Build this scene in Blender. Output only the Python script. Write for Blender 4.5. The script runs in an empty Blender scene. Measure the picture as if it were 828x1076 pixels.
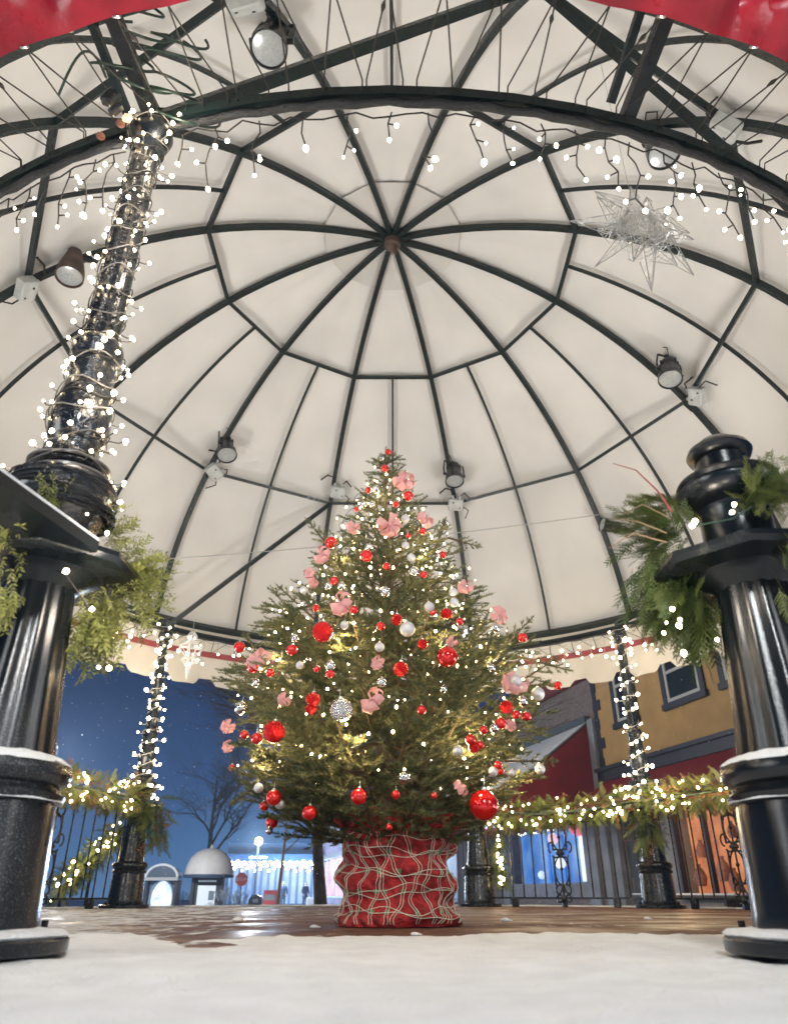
import bpy, math, random
import numpy as np
from mathutils import Vector, Matrix

rnd = random.Random(7)
S = bpy.context.scene
COL = S.collection
PI = math.pi
R = math.radians

# ------------------------------------------------------------------ camera numbers (also used to measure where things stand)
PITCH = R(27.85); F = 756.0; CX = 0.0175; CZ = 0.14
cp, sp = math.cos(PITCH), math.sin(PITCH)
GC = 5.467                      # gazebo centre, metres in front of the camera
STREET = -0.95

def ray(px, py):
    a = (px - 414) / F; b = (538 - py) / F
    return a, cp - b * sp, sp + b * cp
def at(px, py, Y):
    a, f, u = ray(px, py); t = Y / f
    return Vector((CX + a * t, Y, CZ + u * t))
def polar(rad, deg, z):
    t = R(deg)
    return Vector((rad * math.sin(t), GC + rad * math.cos(t), z))
DA, DB, DZ = 4.2, 3.87, 2.53     # dome: ellipsoid half-axes and the height of its equator
def dome_r(z): return DA * math.sqrt(max(0, 1 - ((z - DZ) / DB) ** 2))
def dome_z(r): return DZ + DB * math.sqrt(max(0, 1 - (r / DA) ** 2))
def on_dome(px, py, k=1.0):
    a, f, u = ray(px, py); o = np.array([CX, -GC, CZ - DZ]); d = np.array([a, f, u]); s = np.array([DA, DA, DB]) * k
    o = o / s; d = d / s
    A = d @ d; B = o @ d; Cc = o @ o - 1
    t = (-B + math.sqrt(B * B - A * Cc)) / A
    return Vector((CX + a * t, f * t, CZ + u * t))

# ------------------------------------------------------------------ materials
def nt(name):
    m = bpy.data.materials.new(name); m.use_nodes = True
    n = m.node_tree; b = n.nodes['Principled BSDF']
    return m, n, b
def mat(name, col, rough=.5, metal=0, var=0, vscale=8, bump=0, bscale=40, coat=0, island=0, rvar=0, spec=None, trans=0, detail=4):
    m, n, b = nt(name); L = n.links.new
    b.inputs['Base Color'].default_value = (*col, 1); b.inputs['Roughness'].default_value = rough; b.inputs['Metallic'].default_value = metal
    if coat: b.inputs['Coat Weight'].default_value = coat; b.inputs['Coat Roughness'].default_value = .08
    if spec is not None: b.inputs['Specular IOR Level'].default_value = spec
    tc = n.nodes.new('ShaderNodeTexCoord')
    if var or island:
        mix = n.nodes.new('ShaderNodeMix'); mix.data_type = 'RGBA'; mix.blend_type = 'MULTIPLY'
        mix.inputs[0].default_value = 1; mix.inputs[6].default_value = (*col, 1)
        mr = n.nodes.new('ShaderNodeMapRange'); k = var or island
        mr.inputs[3].default_value = 1 - k; mr.inputs[4].default_value = 1 + k
        if island:
            g = n.nodes.new('ShaderNodeNewGeometry'); L(g.outputs['Random Per Island'], mr.inputs[0])
        else:
            t = n.nodes.new('ShaderNodeTexNoise'); t.inputs['Scale'].default_value = vscale; t.inputs['Detail'].default_value = detail
            L(tc.outputs['Object'], t.inputs['Vector']); L(t.outputs['Fac'], mr.inputs[0])
            mr.inputs[1].default_value = .3; mr.inputs[2].default_value = .7
        cc = n.nodes.new('ShaderNodeCombineColor')
        for i in range(3): L(mr.outputs[0], cc.inputs[i])
        L(cc.outputs[0], mix.inputs[7]); L(mix.outputs[2], b.inputs['Base Color'])
    if rvar:
        t = n.nodes.new('ShaderNodeTexNoise'); t.inputs['Scale'].default_value = bscale; t.inputs['Detail'].default_value = 6
        mr = n.nodes.new('ShaderNodeMapRange'); mr.inputs[1].default_value = .35; mr.inputs[2].default_value = .65
        mr.inputs[3].default_value = max(.02, rough - rvar); mr.inputs[4].default_value = rough + rvar
        L(tc.outputs['Object'], t.inputs['Vector']); L(t.outputs['Fac'], mr.inputs[0]); L(mr.outputs[0], b.inputs['Roughness'])
    if bump:
        t = n.nodes.new('ShaderNodeTexNoise'); t.inputs['Scale'].default_value = bscale; t.inputs['Detail'].default_value = 5
        bp = n.nodes.new('ShaderNodeBump'); bp.inputs['Strength'].default_value = bump; bp.inputs['Distance'].default_value = .01
        L(tc.outputs['Object'], t.inputs['Vector']); L(t.outputs['Fac'], bp.inputs['Height']); L(bp.outputs[0], b.inputs['Normal'])
    if trans:
        tr = n.nodes.new('ShaderNodeBsdfTranslucent'); ms = n.nodes.new('ShaderNodeMixShader'); ms.inputs[0].default_value = trans
        tr.inputs[0].default_value = (*col, 1)
        L(b.outputs[0], ms.inputs[1]); L(tr.outputs[0], ms.inputs[2]); L(ms.outputs[0], n.nodes['Material Output'].inputs['Surface'])
    return m
def emit(name, col, strength, sampled=False, base=None):
    m, n, b = nt(name)
    b.inputs['Base Color'].default_value = (*(base or col), 1)
    b.inputs['Emission Color'].default_value = (*col, 1); b.inputs['Emission Strength'].default_value = strength
    m.cycles.emission_sampling = 'AUTO' if sampled else 'NONE'
    return m
def frosted_iron(name, col=(.006, .008, .010)):
    # black gloss paint with a patchy dusting of frost grains
    m, n, b = nt(name); L = n.links.new
    tc = n.nodes.new('ShaderNodeTexCoord')
    big = n.nodes.new('ShaderNodeTexNoise'); big.inputs['Scale'].default_value = 5; big.inputs['Detail'].default_value = 4
    fine = n.nodes.new('ShaderNodeTexNoise'); fine.inputs['Scale'].default_value = 260; fine.inputs['Detail'].default_value = 2
    mp = n.nodes.new('ShaderNodeMapping'); mp.inputs['Scale'].default_value = (1, 1, .22)
    L(tc.outputs['Object'], mp.inputs[0]); L(mp.outputs[0], big.inputs['Vector']); L(tc.outputs['Object'], fine.inputs['Vector'])
    r1 = n.nodes.new('ShaderNodeMapRange'); r1.inputs[1].default_value = .5; r1.inputs[2].default_value = .72
    r2 = n.nodes.new('ShaderNodeMapRange'); r2.inputs[1].default_value = .55; r2.inputs[2].default_value = .72
    L(big.outputs['Fac'], r1.inputs[0]); L(fine.outputs['Fac'], r2.inputs[0])
    mu = n.nodes.new('ShaderNodeMath'); mu.operation = 'MULTIPLY'; L(r1.outputs[0], mu.inputs[0]); L(r2.outputs[0], mu.inputs[1])
    mu2 = n.nodes.new('ShaderNodeMath'); mu2.operation = 'MULTIPLY'; mu2.inputs[1].default_value = .55; L(mu.outputs[0], mu2.inputs[0])
    mix = n.nodes.new('ShaderNodeMix'); mix.data_type = 'RGBA'; mix.inputs[6].default_value = (*col, 1); mix.inputs[7].default_value = (.45, .5, .55, 1)
    L(mu2.outputs[0], mix.inputs[0]); L(mix.outputs[2], b.inputs['Base Color'])
    rr = n.nodes.new('ShaderNodeMapRange'); rr.inputs[3].default_value = .22; rr.inputs[4].default_value = .6
    L(r1.outputs[0], rr.inputs[0]); L(rr.outputs[0], b.inputs['Roughness'])
    bp = n.nodes.new('ShaderNodeBump'); bp.inputs['Strength'].default_value = .25; bp.inputs['Distance'].default_value = .002
    L(fine.outputs['Fac'], bp.inputs['Height']); L(bp.outputs[0], b.inputs['Normal'])
    b.inputs['Coat Weight'].default_value = .2; b.inputs['Coat Roughness'].default_value = .2
    return m
def attr_leaf(name, c1, c2, rough=.55, trans=.15):
    m, n, b = nt(name); L = n.links.new
    a = n.nodes.new('ShaderNodeAttribute'); a.attribute_name = 'tint'
    mix = n.nodes.new('ShaderNodeMix'); mix.data_type = 'RGBA'
    mix.inputs[6].default_value = (*c1, 1); mix.inputs[7].default_value = (*c2, 1)
    L(a.outputs['Fac'], mix.inputs[0]); L(mix.outputs[2], b.inputs['Base Color']); b.inputs['Roughness'].default_value = rough
    tr = n.nodes.new('ShaderNodeBsdfTranslucent'); L(mix.outputs[2], tr.inputs[0])
    ms = n.nodes.new('ShaderNodeMixShader'); ms.inputs[0].default_value = trans
    L(b.outputs[0], ms.inputs[1]); L(tr.outputs[0], ms.inputs[2]); L(ms.outputs[0], n.nodes['Material Output'].inputs['Surface'])
    return m

M = {}
M['fabric'] = mat('canvas', (.74, .725, .695), .85, var=.09, vscale=1.1, bump=.40, bscale=4)
M['patch'] = mat('canvas_patch', (.62, .60, .57), .8, var=.06, vscale=3)
M['white_canvas'] = mat('white_canvas', (.70, .67, .63), .8, var=.04, vscale=3, trans=.08)
M['red_canvas'] = mat('red_vinyl', (.33, .007, .016), .36, var=.3, vscale=7, bump=.7, bscale=9, rvar=.10)
M['steel'] = mat('dark_green_steel', (.003, .0115, .0115), .42, var=.3, vscale=6, rvar=.15)
M['iron'] = frosted_iron('gloss_black_iron', (.0045, .007, .009))
M['fariron'] = mat('black_iron', (.008, .011, .013), .3, rvar=.12, bscale=30)
M['cablewrap'] = mat('black_cable_wrap', (.008, .010, .013), .14, bump=1.0, bscale=110)
M['wrapped_iron'] = mat('plastic_wrapped_iron', (.010, .012, .015), .10, bump=.9, bscale=42, coat=.6)
M['cord'] = mat('dark_cord', (.02, .017, .015), .7)
M['greenwire'] = mat('green_wire', (.012, .035, .024), .45)
M['greywire'] = mat('pale_wire', (.35, .35, .33), .4)
M['clearwire'] = mat('clear_wire', (.16, .15, .14), .3)
M['greybox'] = mat('grey_box', (.50, .52, .51), .45, var=.12, vscale=14)
M['black'] = mat('black_paint', (.012, .013, .015), .35, rvar=.1)
M['rust'] = mat('rusted_steel', (.085, .055, .042), .7, var=.5, vscale=10, bump=.3)
M['lens'] = mat('frosted_lens', (.36, .38, .38), .25, var=.15, vscale=60, coat=.5)
M['snow'] = mat('snow', (.80, .82, .83), .7, var=.07, vscale=9, bump=1.0, bscale=95, detail=8)
M['bulb'] = emit('warm_bulb', (1, .80, .50), 30)
M['treebulb'] = emit('tree_bulb', (1, .72, .38), 22)
M['coolbulb'] = emit('icicle_bulb', (1, .84, .60), 26)
M['red_gloss'] = mat('red_gloss', (.84, .010, .008), .10, .45, coat=1)
M['red_glitter'] = mat('red_glitter', (.82, .010, .010), .16, .6, bump=1.0, bscale=7, detail=1)
M['silver_gloss'] = mat('silver_gloss', (.83, .83, .83), .1, 1)
M['silver_matte'] = mat('silver_matte', (.72, .72, .72), .42, .6, bump=.3, bscale=120)
M['silver_glitter'] = mat('silver_glitter', (.80, .81, .82), .18, .9, bump=1.0, bscale=8)
M['cap'] = mat('bauble_cap', (.7, .68, .62), .3, 1)
M['pink'] = mat('pink_ribbon', (.82, .45, .44), .6, var=.2, vscale=40, trans=.3)
M['bark'] = mat('bark', (.09, .065, .045), .85, var=.4, vscale=20, bump=.8, bscale=30)
M['twigwood'] = mat('fir_wood', (.13, .085, .05), .8)
M['needle'] = attr_leaf('fir_needles', (.055, .082, .034), (.24, .235, .095))
M['cedar'] = attr_leaf('cedar_spray', (.040, .085, .022), (.25, .28, .075), .45, .3)
M['broad'] = attr_leaf('broad_leaf', (.11, .15, .03), (.42, .42, .13), .4, .3)
M['drygrass'] = attr_leaf('dry_leaf', (.18, .065, .03), (.30, .14, .05), .7, .2)
M['wrap'] = mat('red_mesh_fabric', (.42, .018, .019), .4, var=.5, vscale=26, bump=1.0, bscale=150)
M['thread'] = mat('pale_thread', (.66, .66, .50), .6)
M['threadgreen'] = mat('green_thread', (.10, .26, .12), .6)
M['wire_silver'] = mat('silver_wire', (.55, .56, .56), .4, .8)

def wood_mat():
    m, n, b = nt('wet_planks'); L = n.links.new
    tc = n.nodes.new('ShaderNodeTexCoord'); sx = n.nodes.new('ShaderNodeSeparateXYZ'); L(tc.outputs['Object'], sx.inputs[0])
    # planks run across x, 0.14 m wide in y
    mm = n.nodes.new('ShaderNodeMath'); mm.operation = 'MULTIPLY'; mm.inputs[1].default_value = 1 / .14; L(sx.outputs[1], mm.inputs[0])
    fl = n.nodes.new('ShaderNodeMath'); fl.operation = 'FLOOR'; L(mm.outputs[0], fl.inputs[0])
    fr = n.nodes.new('ShaderNodeMath'); fr.operation = 'FRACT'; L(mm.outputs[0], fr.inputs[0])
    gap = n.nodes.new('ShaderNodeMath'); gap.operation = 'GREATER_THAN'; gap.inputs[1].default_value = .94; L(fr.outputs[0], gap.inputs[0])
    wn = n.nodes.new('ShaderNodeTexWhiteNoise'); wn.noise_dimensions = '1D'; L(fl.outputs[0], wn.inputs['W'])
    mp = n.nodes.new('ShaderNodeMapping'); mp.inputs['Scale'].default_value = (2, 30, 2); L(tc.outputs['Object'], mp.inputs[0])
    gr = n.nodes.new('ShaderNodeTexNoise'); gr.inputs['Scale'].default_value = 2; gr.inputs['Detail'].default_value = 6; L(mp.outputs[0], gr.inputs['Vector'])
    ad = n.nodes.new('ShaderNodeMath'); ad.operation = 'ADD'; L(wn.outputs[0], ad.inputs[0]); L(gr.outputs['Fac'], ad.inputs[1])
    mr = n.nodes.new('ShaderNodeMapRange'); mr.inputs[1].default_value = .3; mr.inputs[2].default_value = 1.5; L(ad.outputs[0], mr.inputs[0])
    c = n.nodes.new('ShaderNodeMix'); c.data_type = 'RGBA'; c.inputs[6].default_value = (.075, .030, .020, 1); c.inputs[7].default_value = (.20, .10, .065, 1)
    L(mr.outputs[0], c.inputs[0])
    c2 = n.nodes.new('ShaderNodeMix'); c2.data_type = 'RGBA'; c2.inputs[7].default_value = (.012, .008, .006, 1); L(gap.outputs[0], c2.inputs[0]); L(c.outputs[2], c2.inputs[6])
    # dusting of blown snow, thicker towards the left and at the far rim
    sn = n.nodes.new('ShaderNodeTexNoise'); sn.inputs['Scale'].default_value = 3.2; sn.inputs['Detail'].default_value = 9; sn.inputs['Roughness'].default_value = .68
    mp2 = n.nodes.new('ShaderNodeMapping'); mp2.inputs['Scale'].default_value = (2.2, 1.0, 1); L(tc.outputs['Object'], mp2.inputs[0]); L(mp2.outputs[0], sn.inputs['Vector'])
    xs = n.nodes.new('ShaderNodeMapRange'); xs.inputs[1].default_value = -.35; xs.inputs[2].default_value = -1.5; xs.inputs[3].default_value = 0; xs.inputs[4].default_value = .17; L(sx.outputs[0], xs.inputs[0])
    sa = n.nodes.new('ShaderNodeMath'); sa.operation = 'ADD'; L(sn.outputs['Fac'], sa.inputs[0]); L(xs.outputs[0], sa.inputs[1])
    sm = n.nodes.new('ShaderNodeMapRange'); sm.inputs[1].default_value = .60; sm.inputs[2].default_value = .68; L(sa.outputs[0], sm.inputs[0])
    c3 = n.nodes.new('ShaderNodeMix'); c3.data_type = 'RGBA'; c3.inputs[7].default_value = (.62, .63, .64, 1); L(sm.outputs[0], c3.inputs[0]); L(c2.outputs[2], c3.inputs[6])
    L(c3.outputs[2], b.inputs['Base Color'])
    wet = n.nodes.new('ShaderNodeTexNoise'); wet.inputs['Scale'].default_value = 2.2; wet.inputs['Detail'].default_value = 4; L(tc.outputs['Object'], wet.inputs['Vector'])
    rr = n.nodes.new('ShaderNodeMapRange'); rr.inputs[1].default_value = .4; rr.inputs[2].default_value = .62; rr.inputs[3].default_value = .34; rr.inputs[4].default_value = .75
    L(wet.outputs['Fac'], rr.inputs[0])
    rm = n.nodes.new('ShaderNodeMath'); rm.operation = 'MAXIMUM'; L(rr.outputs[0], rm.inputs[0]); L(sm.outputs[0], rm.inputs[1]); L(rm.outputs[0], b.inputs['Roughness'])
    bp = n.nodes.new('ShaderNodeBump'); bp.inputs['Strength'].default_value = .5; bp.inputs['Distance'].default_value = .006
    L(gr.outputs['Fac'], bp.inputs['Height']); L(bp.outputs[0], b.inputs['Normal'])
    b.inputs['Specular IOR Level'].default_value = .22
    return m
M['deck'] = wood_mat()

# ------------------------------------------------------------------ mesh helpers
class MB:
    def __init__(s): s.v = []; s.f = []
    def add(s, vs, fs):
        o = len(s.v); s.v += [tuple(v) for v in vs]; s.f += [tuple(i + o for i in f) for f in fs]; return s
    def box(s, c, size, mtx=None, bev=0):
        x, y, z = (k / 2 for k in size); c = Vector(c)
        if bev:
            b = min(bev, x * .9, y * .9, z * .9); vs = []
            for sx in (-1, 1):
                for sy in (-1, 1):
                    for sz in (-1, 1):
                        vs += [Vector((sx * x, sy * (y - b), sz * (z - b))), Vector((sx * (x - b), sy * y, sz * (z - b))), Vector((sx * (x - b), sy * (y - b), sz * z))]
            import bmesh
            bm = bmesh.new()
            for v in vs: bm.verts.new(v)
            r = bmesh.ops.convex_hull(bm, input=bm.verts)
            bm.verts.index_update()
            V = [v.co.copy() for v in bm.verts]; Fs = [[v.index for v in f.verts] for f in bm.faces]; bm.free()
        else:
            V = [Vector((a, b_, d)) for a in (-x, x) for b_ in (-y, y) for d in (-z, z)]
            Fs = [(0, 1, 3, 2), (4, 6, 7, 5), (0, 4, 5, 1), (2, 3, 7, 6), (0, 2, 6, 4), (1, 5, 7, 3)]
        if mtx is not None: V = [mtx @ v for v in V]
        return s.add([v + c for v in V], Fs)
    def tube(s, pts, rad, n=6, closed=False, cap=True):
        pts = [Vector(p) for p in pts]; m = len(pts)
        rs = rad if isinstance(rad, (list, tuple)) else [rad] * m
        o = len(s.v); prev = None
        for i, p in enumerate(pts):
            if closed: t = pts[(i + 1) % m] - pts[i - 1]
            else: t = pts[min(i + 1, m - 1)] - pts[max(i - 1, 0)]
            if t.length < 1e-9: t = Vector((0, 0, 1))
            t.normalize()
            if prev is None:
                a = Vector((0, 0, 1)) if abs(t.z) < .9 else Vector((1, 0, 0)); prev = a
            u = prev - t * prev.dot(t)
            if u.length < 1e-6: u = t.orthogonal()
            u.normalize(); prev = u; w = t.cross(u)
            for k in range(n):
                an = 2 * PI * k / n; s.v.append(tuple(p + (u * math.cos(an) + w * math.sin(an)) * rs[i]))
        for i in range(m if closed else m - 1):
            a = o + i * n; b = o + ((i + 1) % m) * n
            for k in range(n): s.f.append((a + k, a + (k + 1) % n, b + (k + 1) % n, b + k))
        if cap and not closed:
            s.f.append(tuple(o + k for k in reversed(range(n)))); s.f.append(tuple(o + (m - 1) * n + k for k in range(n)))
        return s
    def strip(s, pts, w, h):
        """rectangular-section bar along pts; w across (horizontal), h in the other direction"""
        pts = [Vector(p) for p in pts]; m = len(pts); o = len(s.v)
        return s, pts
    def lathe(s, prof, c=(0, 0, 0), n=24, mod=None, mtx=None, a0=0):
        c = Vector(c); o = len(s.v); m = len(prof)
        for (r, z) in prof:
            for k in range(n):
                an = 2 * PI * k / n + a0; rr = r * (mod(an, z) if mod else 1)
                v = Vector((rr * math.cos(an), rr * math.sin(an), z))
                if mtx is not None: v = mtx @ v
                s.v.append(tuple(v + c))
        for i in range(m - 1):
            for k in range(n):
                a = o + i * n; b = a + n; s.f.append((a + k, a + (k + 1) % n, b + (k + 1) % n, b + k))
        s.f.append(tuple(o + k for k in reversed(range(n)))); s.f.append(tuple(o + (m - 1) * n + k for k in range(n)))
        return s
    def ball(s, c, r, n=10, m=7, sq=1):
        return s.lathe([(max(1e-4, r * math.sin(PI * i / m)), -r * sq * math.cos(PI * i / m)) for i in range(m + 1)], c, n)
    def quad(s, a, b, c, d): return s.add([a, b, c, d], [(0, 1, 2, 3)])
    def prism(s, poly, d):
        """extrude polygon (3-D points) by vector d"""
        n = len(poly); d = Vector(d); P = [Vector(p) for p in poly]
        return s.add(P + [p + d for p in P], [tuple(reversed(range(n))), tuple(range(n, 2 * n))] + [(i, (i + 1) % n, n + (i + 1) % n, n + i) for i in range(n)])
    def build(s, name, m, parent=None, smooth=True, auto=True, origin=None):
        me = bpy.data.meshes.new(name)
        off = origin if origin is not None else (worldloc(parent) if parent else Vector((0, 0, 0)))
        me.from_pydata([tuple(Vector(v) - off) for v in s.v], [], s.f); me.validate(); me.update()
        if isinstance(m, str): m = M[m]
        me.materials.append(m)
        if smooth:
            me.polygons.foreach_set('use_smooth', [True] * len(me.polygons))
            if auto: me.set_sharp_from_angle(angle=R(38))
        o = bpy.data.objects.new(name, me); COL.objects.link(o)
        if parent: o.parent = parent
        elif origin is not None: o.location = origin
        return o
def worldloc(o):
    v = Vector((0, 0, 0))
    while o: v += o.location; o = o.parent
    return v
def empty(name, loc):
    o = bpy.data.objects.new(name, None); o.empty_display_size = .1; o.location = loc; COL.objects.link(o); return o
def tag(o, label=None, cat=None, group=None, kind=None):
    if label: o['label'] = label
    if cat: o['category'] = cat
    if group: o['group'] = group
    if kind: o['kind'] = kind
    return o
KIDS = {}
def clone(o, parent=None):
    c = o.copy(); COL.objects.link(c)
    if parent: c.parent = parent
    for ch in [x for x in bpy.data.objects if x.parent == o and x != c]: clone(ch, c)
    return c
def nobj(name, V, Fc, m, parent=None, tint=None, off=None):
    """big mesh from numpy arrays; Fc is (n,3) or (n,4)"""
    off = off if off is not None else (worldloc(parent) if parent else Vector((0, 0, 0)))
    V = V - np.array(off); me = bpy.data.meshes.new(name); k = Fc.shape[1]
    me.vertices.add(len(V)); me.vertices.foreach_set('co', V.astype(np.float32).ravel())
    me.loops.add(Fc.size); me.loops.foreach_set('vertex_index', Fc.astype(np.int32).ravel())
    me.polygons.add(len(Fc)); me.polygons.foreach_set('loop_start', np.arange(0, Fc.size, k, dtype=np.int32))
    me.update(calc_edges=True)
    if tint is not None:
        a = me.attributes.new('tint', 'FLOAT', 'POINT'); a.data.foreach_set('value', tint.astype(np.float32))
    me.materials.append(M[m] if isinstance(m, str) else m)
    o = bpy.data.objects.new(name, me); COL.objects.link(o)
    if parent: o.parent = parent
    elif off is not None: o.location = off
    return o
def circ(rad, z, a0, a1, n): return [polar(rad, a0 + (a1 - a0) * i / (n - 1), z) for i in range(n)]
def lerp(a, b, t): return Vector(a) * (1 - t) + Vector(b) * t

# ------------------------------------------------------------------ setting: ground, deck, snow
def grid(x0, x1, y0, y1, nx, ny, fz):
    xs = np.linspace(x0, x1, nx); ys = np.linspace(y0, y1, ny); X, Y = np.meshgrid(xs, ys); Z = fz(X, Y)
    V = np.stack([X, Y, Z], -1).reshape(-1, 3)
    i = np.arange(ny - 1)[:, None] * nx + np.arange(nx - 1)[None, :]
    return V, np.stack([i, i + 1, i + 1 + nx, i + nx], -1).reshape(-1, 4)
def wob(X, Y, seed, sc):
    g = np.random.RandomState(seed); z = 0
    for k in range(14):
        a = g.uniform(0, 2 * PI); f = sc * g.uniform(.5, 2.6); z = z + np.sin((X * math.cos(a) + Y * math.sin(a)) * f + g.uniform(0, 6)) / (f / sc)
    return z / 8
V, Fc = grid(-110, 110, -40, 130, 3, 3, lambda X, Y: X * 0 + STREET)
tag(nobj('ground', V, Fc, mat('street_snow', (.62, .66, .70), .7, var=.18, vscale=.7, bump=.4, bscale=6)), kind='structure')
b = MB(); b.lathe([(4.02, STREET + .004), (4.02, 0)], (0, GC, 0), 96); tag(b.build('deck', 'deck', smooth=False), kind='structure')
b = MB(); b.box((0, -1.4, STREET / 2 - .006), (8, 6.0, -STREET - .02)); tag(b.build('entry_landing', mat('landing_concrete', (.3, .3, .3), .8)), kind='structure')
def snowz(X, Y):
    edge = 2.70 + .14 * wob(X, Y, 3, 3) + .10 * wob(X, Y, 9, 14) + .07 * wob(X, Y, 21, 40) + np.where(X < -.4, .18 * np.clip((-.4 - X), 0, 1), 0)
    return .016 + .010 * wob(X, Y, 5, 5) + .006 * wob(X, Y, 6, 22) + .0050 * wob(X, Y, 8, 60) + .0012 * wob(X, Y, 18, 190) - .012 * np.clip(wob(X, Y, 31, 9) - .42, 0, 1) * 3 - np.clip((Y - edge) / .12, -.0, 1) * .035
V, Fc = grid(-4, 4, -4.2, 3.5, 400, 680, snowz)
o = nobj('snow', V, Fc, 'snow'); o.data.polygons.foreach_set('use_smooth', [True] * len(o.data.polygons)); tag(o, kind='structure')
b = MB()
n = 140
for i in range(n):
    a = -100 + 200 * i / (n - 1)
    for (rr, zz) in ((3.80 + .05 * math.sin(i * 1.7) + .05 * rnd.random(), .002), (3.88, .010 + .006 * rnd.random()), (4.00, .012 + .005 * rnd.random()), (4.04, -.06)):
        b.v.append(tuple(polar(rr, a, zz)))
for i in range(n - 1):
    for k in range(3): b.f.append((i * 4 + k, i * 4 + k + 1, i * 4 + k + 5, i * 4 + k + 4))
tag(b.build('snow_drift', 'snow'), kind='structure')
# clumps of snow on the boards
for (px, py, s) in ((531, 968, .026), (600, 971, .010), (436, 983, .018), (420, 988, .012), (330, 975, .02), (250, 968, .03), (560, 984, .012), (478, 986, .013), (680, 966, .02)):
    a_, f_, u_ = ray(px, py); t_ = -CZ / u_; p = Vector((CX + a_ * t_, f_ * t_, 0))
    b = MB(); b.ball(p + Vector((0, 0, s * .2)), s, 9, 6, .45); b.ball(p + Vector((s * .9, .01, s * .1)), s * .6, 8, 5, .45)
    tag(b.build('snow_clump', 'snow'), kind='structure')

# ------------------------------------------------------------------ gazebo: ribs, rings, canopy
gz = tag(empty('gazebo', (0, GC, 0)), 'large round gazebo with dark steel ribs under a domed cream canvas roof', 'gazebo')
def bar(pts, up_from, w, h):
    """flat-section bar; its h side points away from the dome centre"""
    mb = MB(); pts = [Vector(p) for p in pts]; m = len(pts)
    for i, p in enumerate(pts):
        t = (pts[min(i + 1, m - 1)] - pts[max(i - 1, 0)]).normalized()
        n_ = (p - Vector(up_from)); n_ -= t * n_.dot(t); n_.normalize(); q = t.cross(n_)
        for (a, c) in ((-1, -1), (1, -1), (1, 1), (-1, 1)): mb.v.append(tuple(p + q * (a * w / 2) + n_ * (c * h / 2)))
    for i in range(m - 1):
        for k in range(4): mb.f.append((i * 4 + k, i * 4 + (k + 1) % 4, i * 4 + 4 + (k + 1) % 4, i * 4 + 4 + k))
    mb.f.append((3, 2, 1, 0)); e = (m - 1) * 4; mb.f.append((e, e + 1, e + 2, e + 3))
    return mb
CEN = Vector((0, GC, 2.5))
KI = .985                                     # frame sits just inside the cloth
def arc(deg, r0, r1, n=22):
    """points on the dome frame along one meridian from horizontal radius r0 to r1 (r1 may be the eave)"""
    t0 = math.asin(r0 / DA); t1 = math.asin(r1 / DA)
    return [polar(DA * KI * math.sin(t0 + (t1 - t0) * i / (n - 1)), deg, DZ + DB * KI * math.cos(t0 + (t1 - t0) * i / (n - 1))) for i in range(n)]
RIBS = [-165 + 30 * i for i in range(12)]
R1, R2, RE, ZE = 1.91, 3.34, 4.15, 3.12
for a in RIBS: bar(arc(a, .09, RE), CEN, .050, .055).build('rib', 'steel', gz, auto=True)
for a in [-150 + 30 * i for i in range(12)]:
    bar(arc(a, R1 * math.cos(R(15)) * 1.0, RE), CEN, .025, .03).build('slim_rib', 'steel', gz)
def chord_ring(name, r_, w, h):
    mb = MB()
    for a in RIBS:
        p = polar(r_ * KI, a, DZ + (dome_z(r_) - DZ) * KI); q = polar(r_ * KI, a + 30, DZ + (dome_z(r_) - DZ) * KI)
        s_ = bar([p, lerp(p, q, .5), q], CEN, w, h); mb.add(s_.v, s_.f)
    return mb.build(name, 'steel', gz)
chord_ring('upper_ring', R1, .038, .045); chord_ring('middle_ring', R2, .038, .045)
bar(circ(RE * KI, ZE, 0, 360, 97), (0, GC, -2), .06, .07).build('eave_ring', 'steel', gz)
bar(circ(3.75, 2.895, 0, 360, 97), (0, GC, -8), .042, .034).build('ring_beam', 'steel', gz)
# glossy cable-wrapped tube under the ring beam
b = MB(); b.tube([polar(3.735 + .004 * math.sin(i * 2.1), i * 1.0, 2.858 + .003 * math.sin(i * 1.3)) for i in range(360)], [.017 + .002 * math.sin(i * .9) + .003 * rnd.random() for i in range(360)], 10, closed=True)
b.build('ring_tube', 'cablewrap', gz)
b = MB(); b.lathe([(.02, -.09), (.07, -.09), (.088, -.07), (.088, .05), (.05, .09)], (0, GC, DZ + DB * KI - .03), 24)
b.lathe([(.012, -.22), (.02, -.2), (.012, -.1)], (.03, GC - .03, DZ + DB * KI - .03), 8)
b.build('apex_hub', 'rust', gz)
for a, c in ((-165, 165), (-45, -15), (165, 135), (45, 15)):
    if a == 45: continue
    p0, p1 = ((a, c) if a != 165 else (135, 165))
    P = polar(3.75, p0, 2.90); Q = polar(R2 * KI, p1, DZ + (dome_z(R2) - DZ) * KI)
    bar([P, lerp(P, Q, .5), Q], CEN, .05, .055).build('strut', 'steel', gz)
for a in (-165, -45, 45, 165, 75, -75):
    P = polar(3.72, a, 2.93); Q = polar(RE + .02, a, ZE + .02)
    bar([P, Q], (0, GC, -9), .055, .05).build('bracket', 'steel' if abs(a) != 165 else 'black', gz)
    bar([polar(3.78, a + 1.4, 2.95), polar(RE * KI, a + 1.4, ZE)], (0, GC, -9), .03, .03).build('brace', 'steel', gz)
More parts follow.
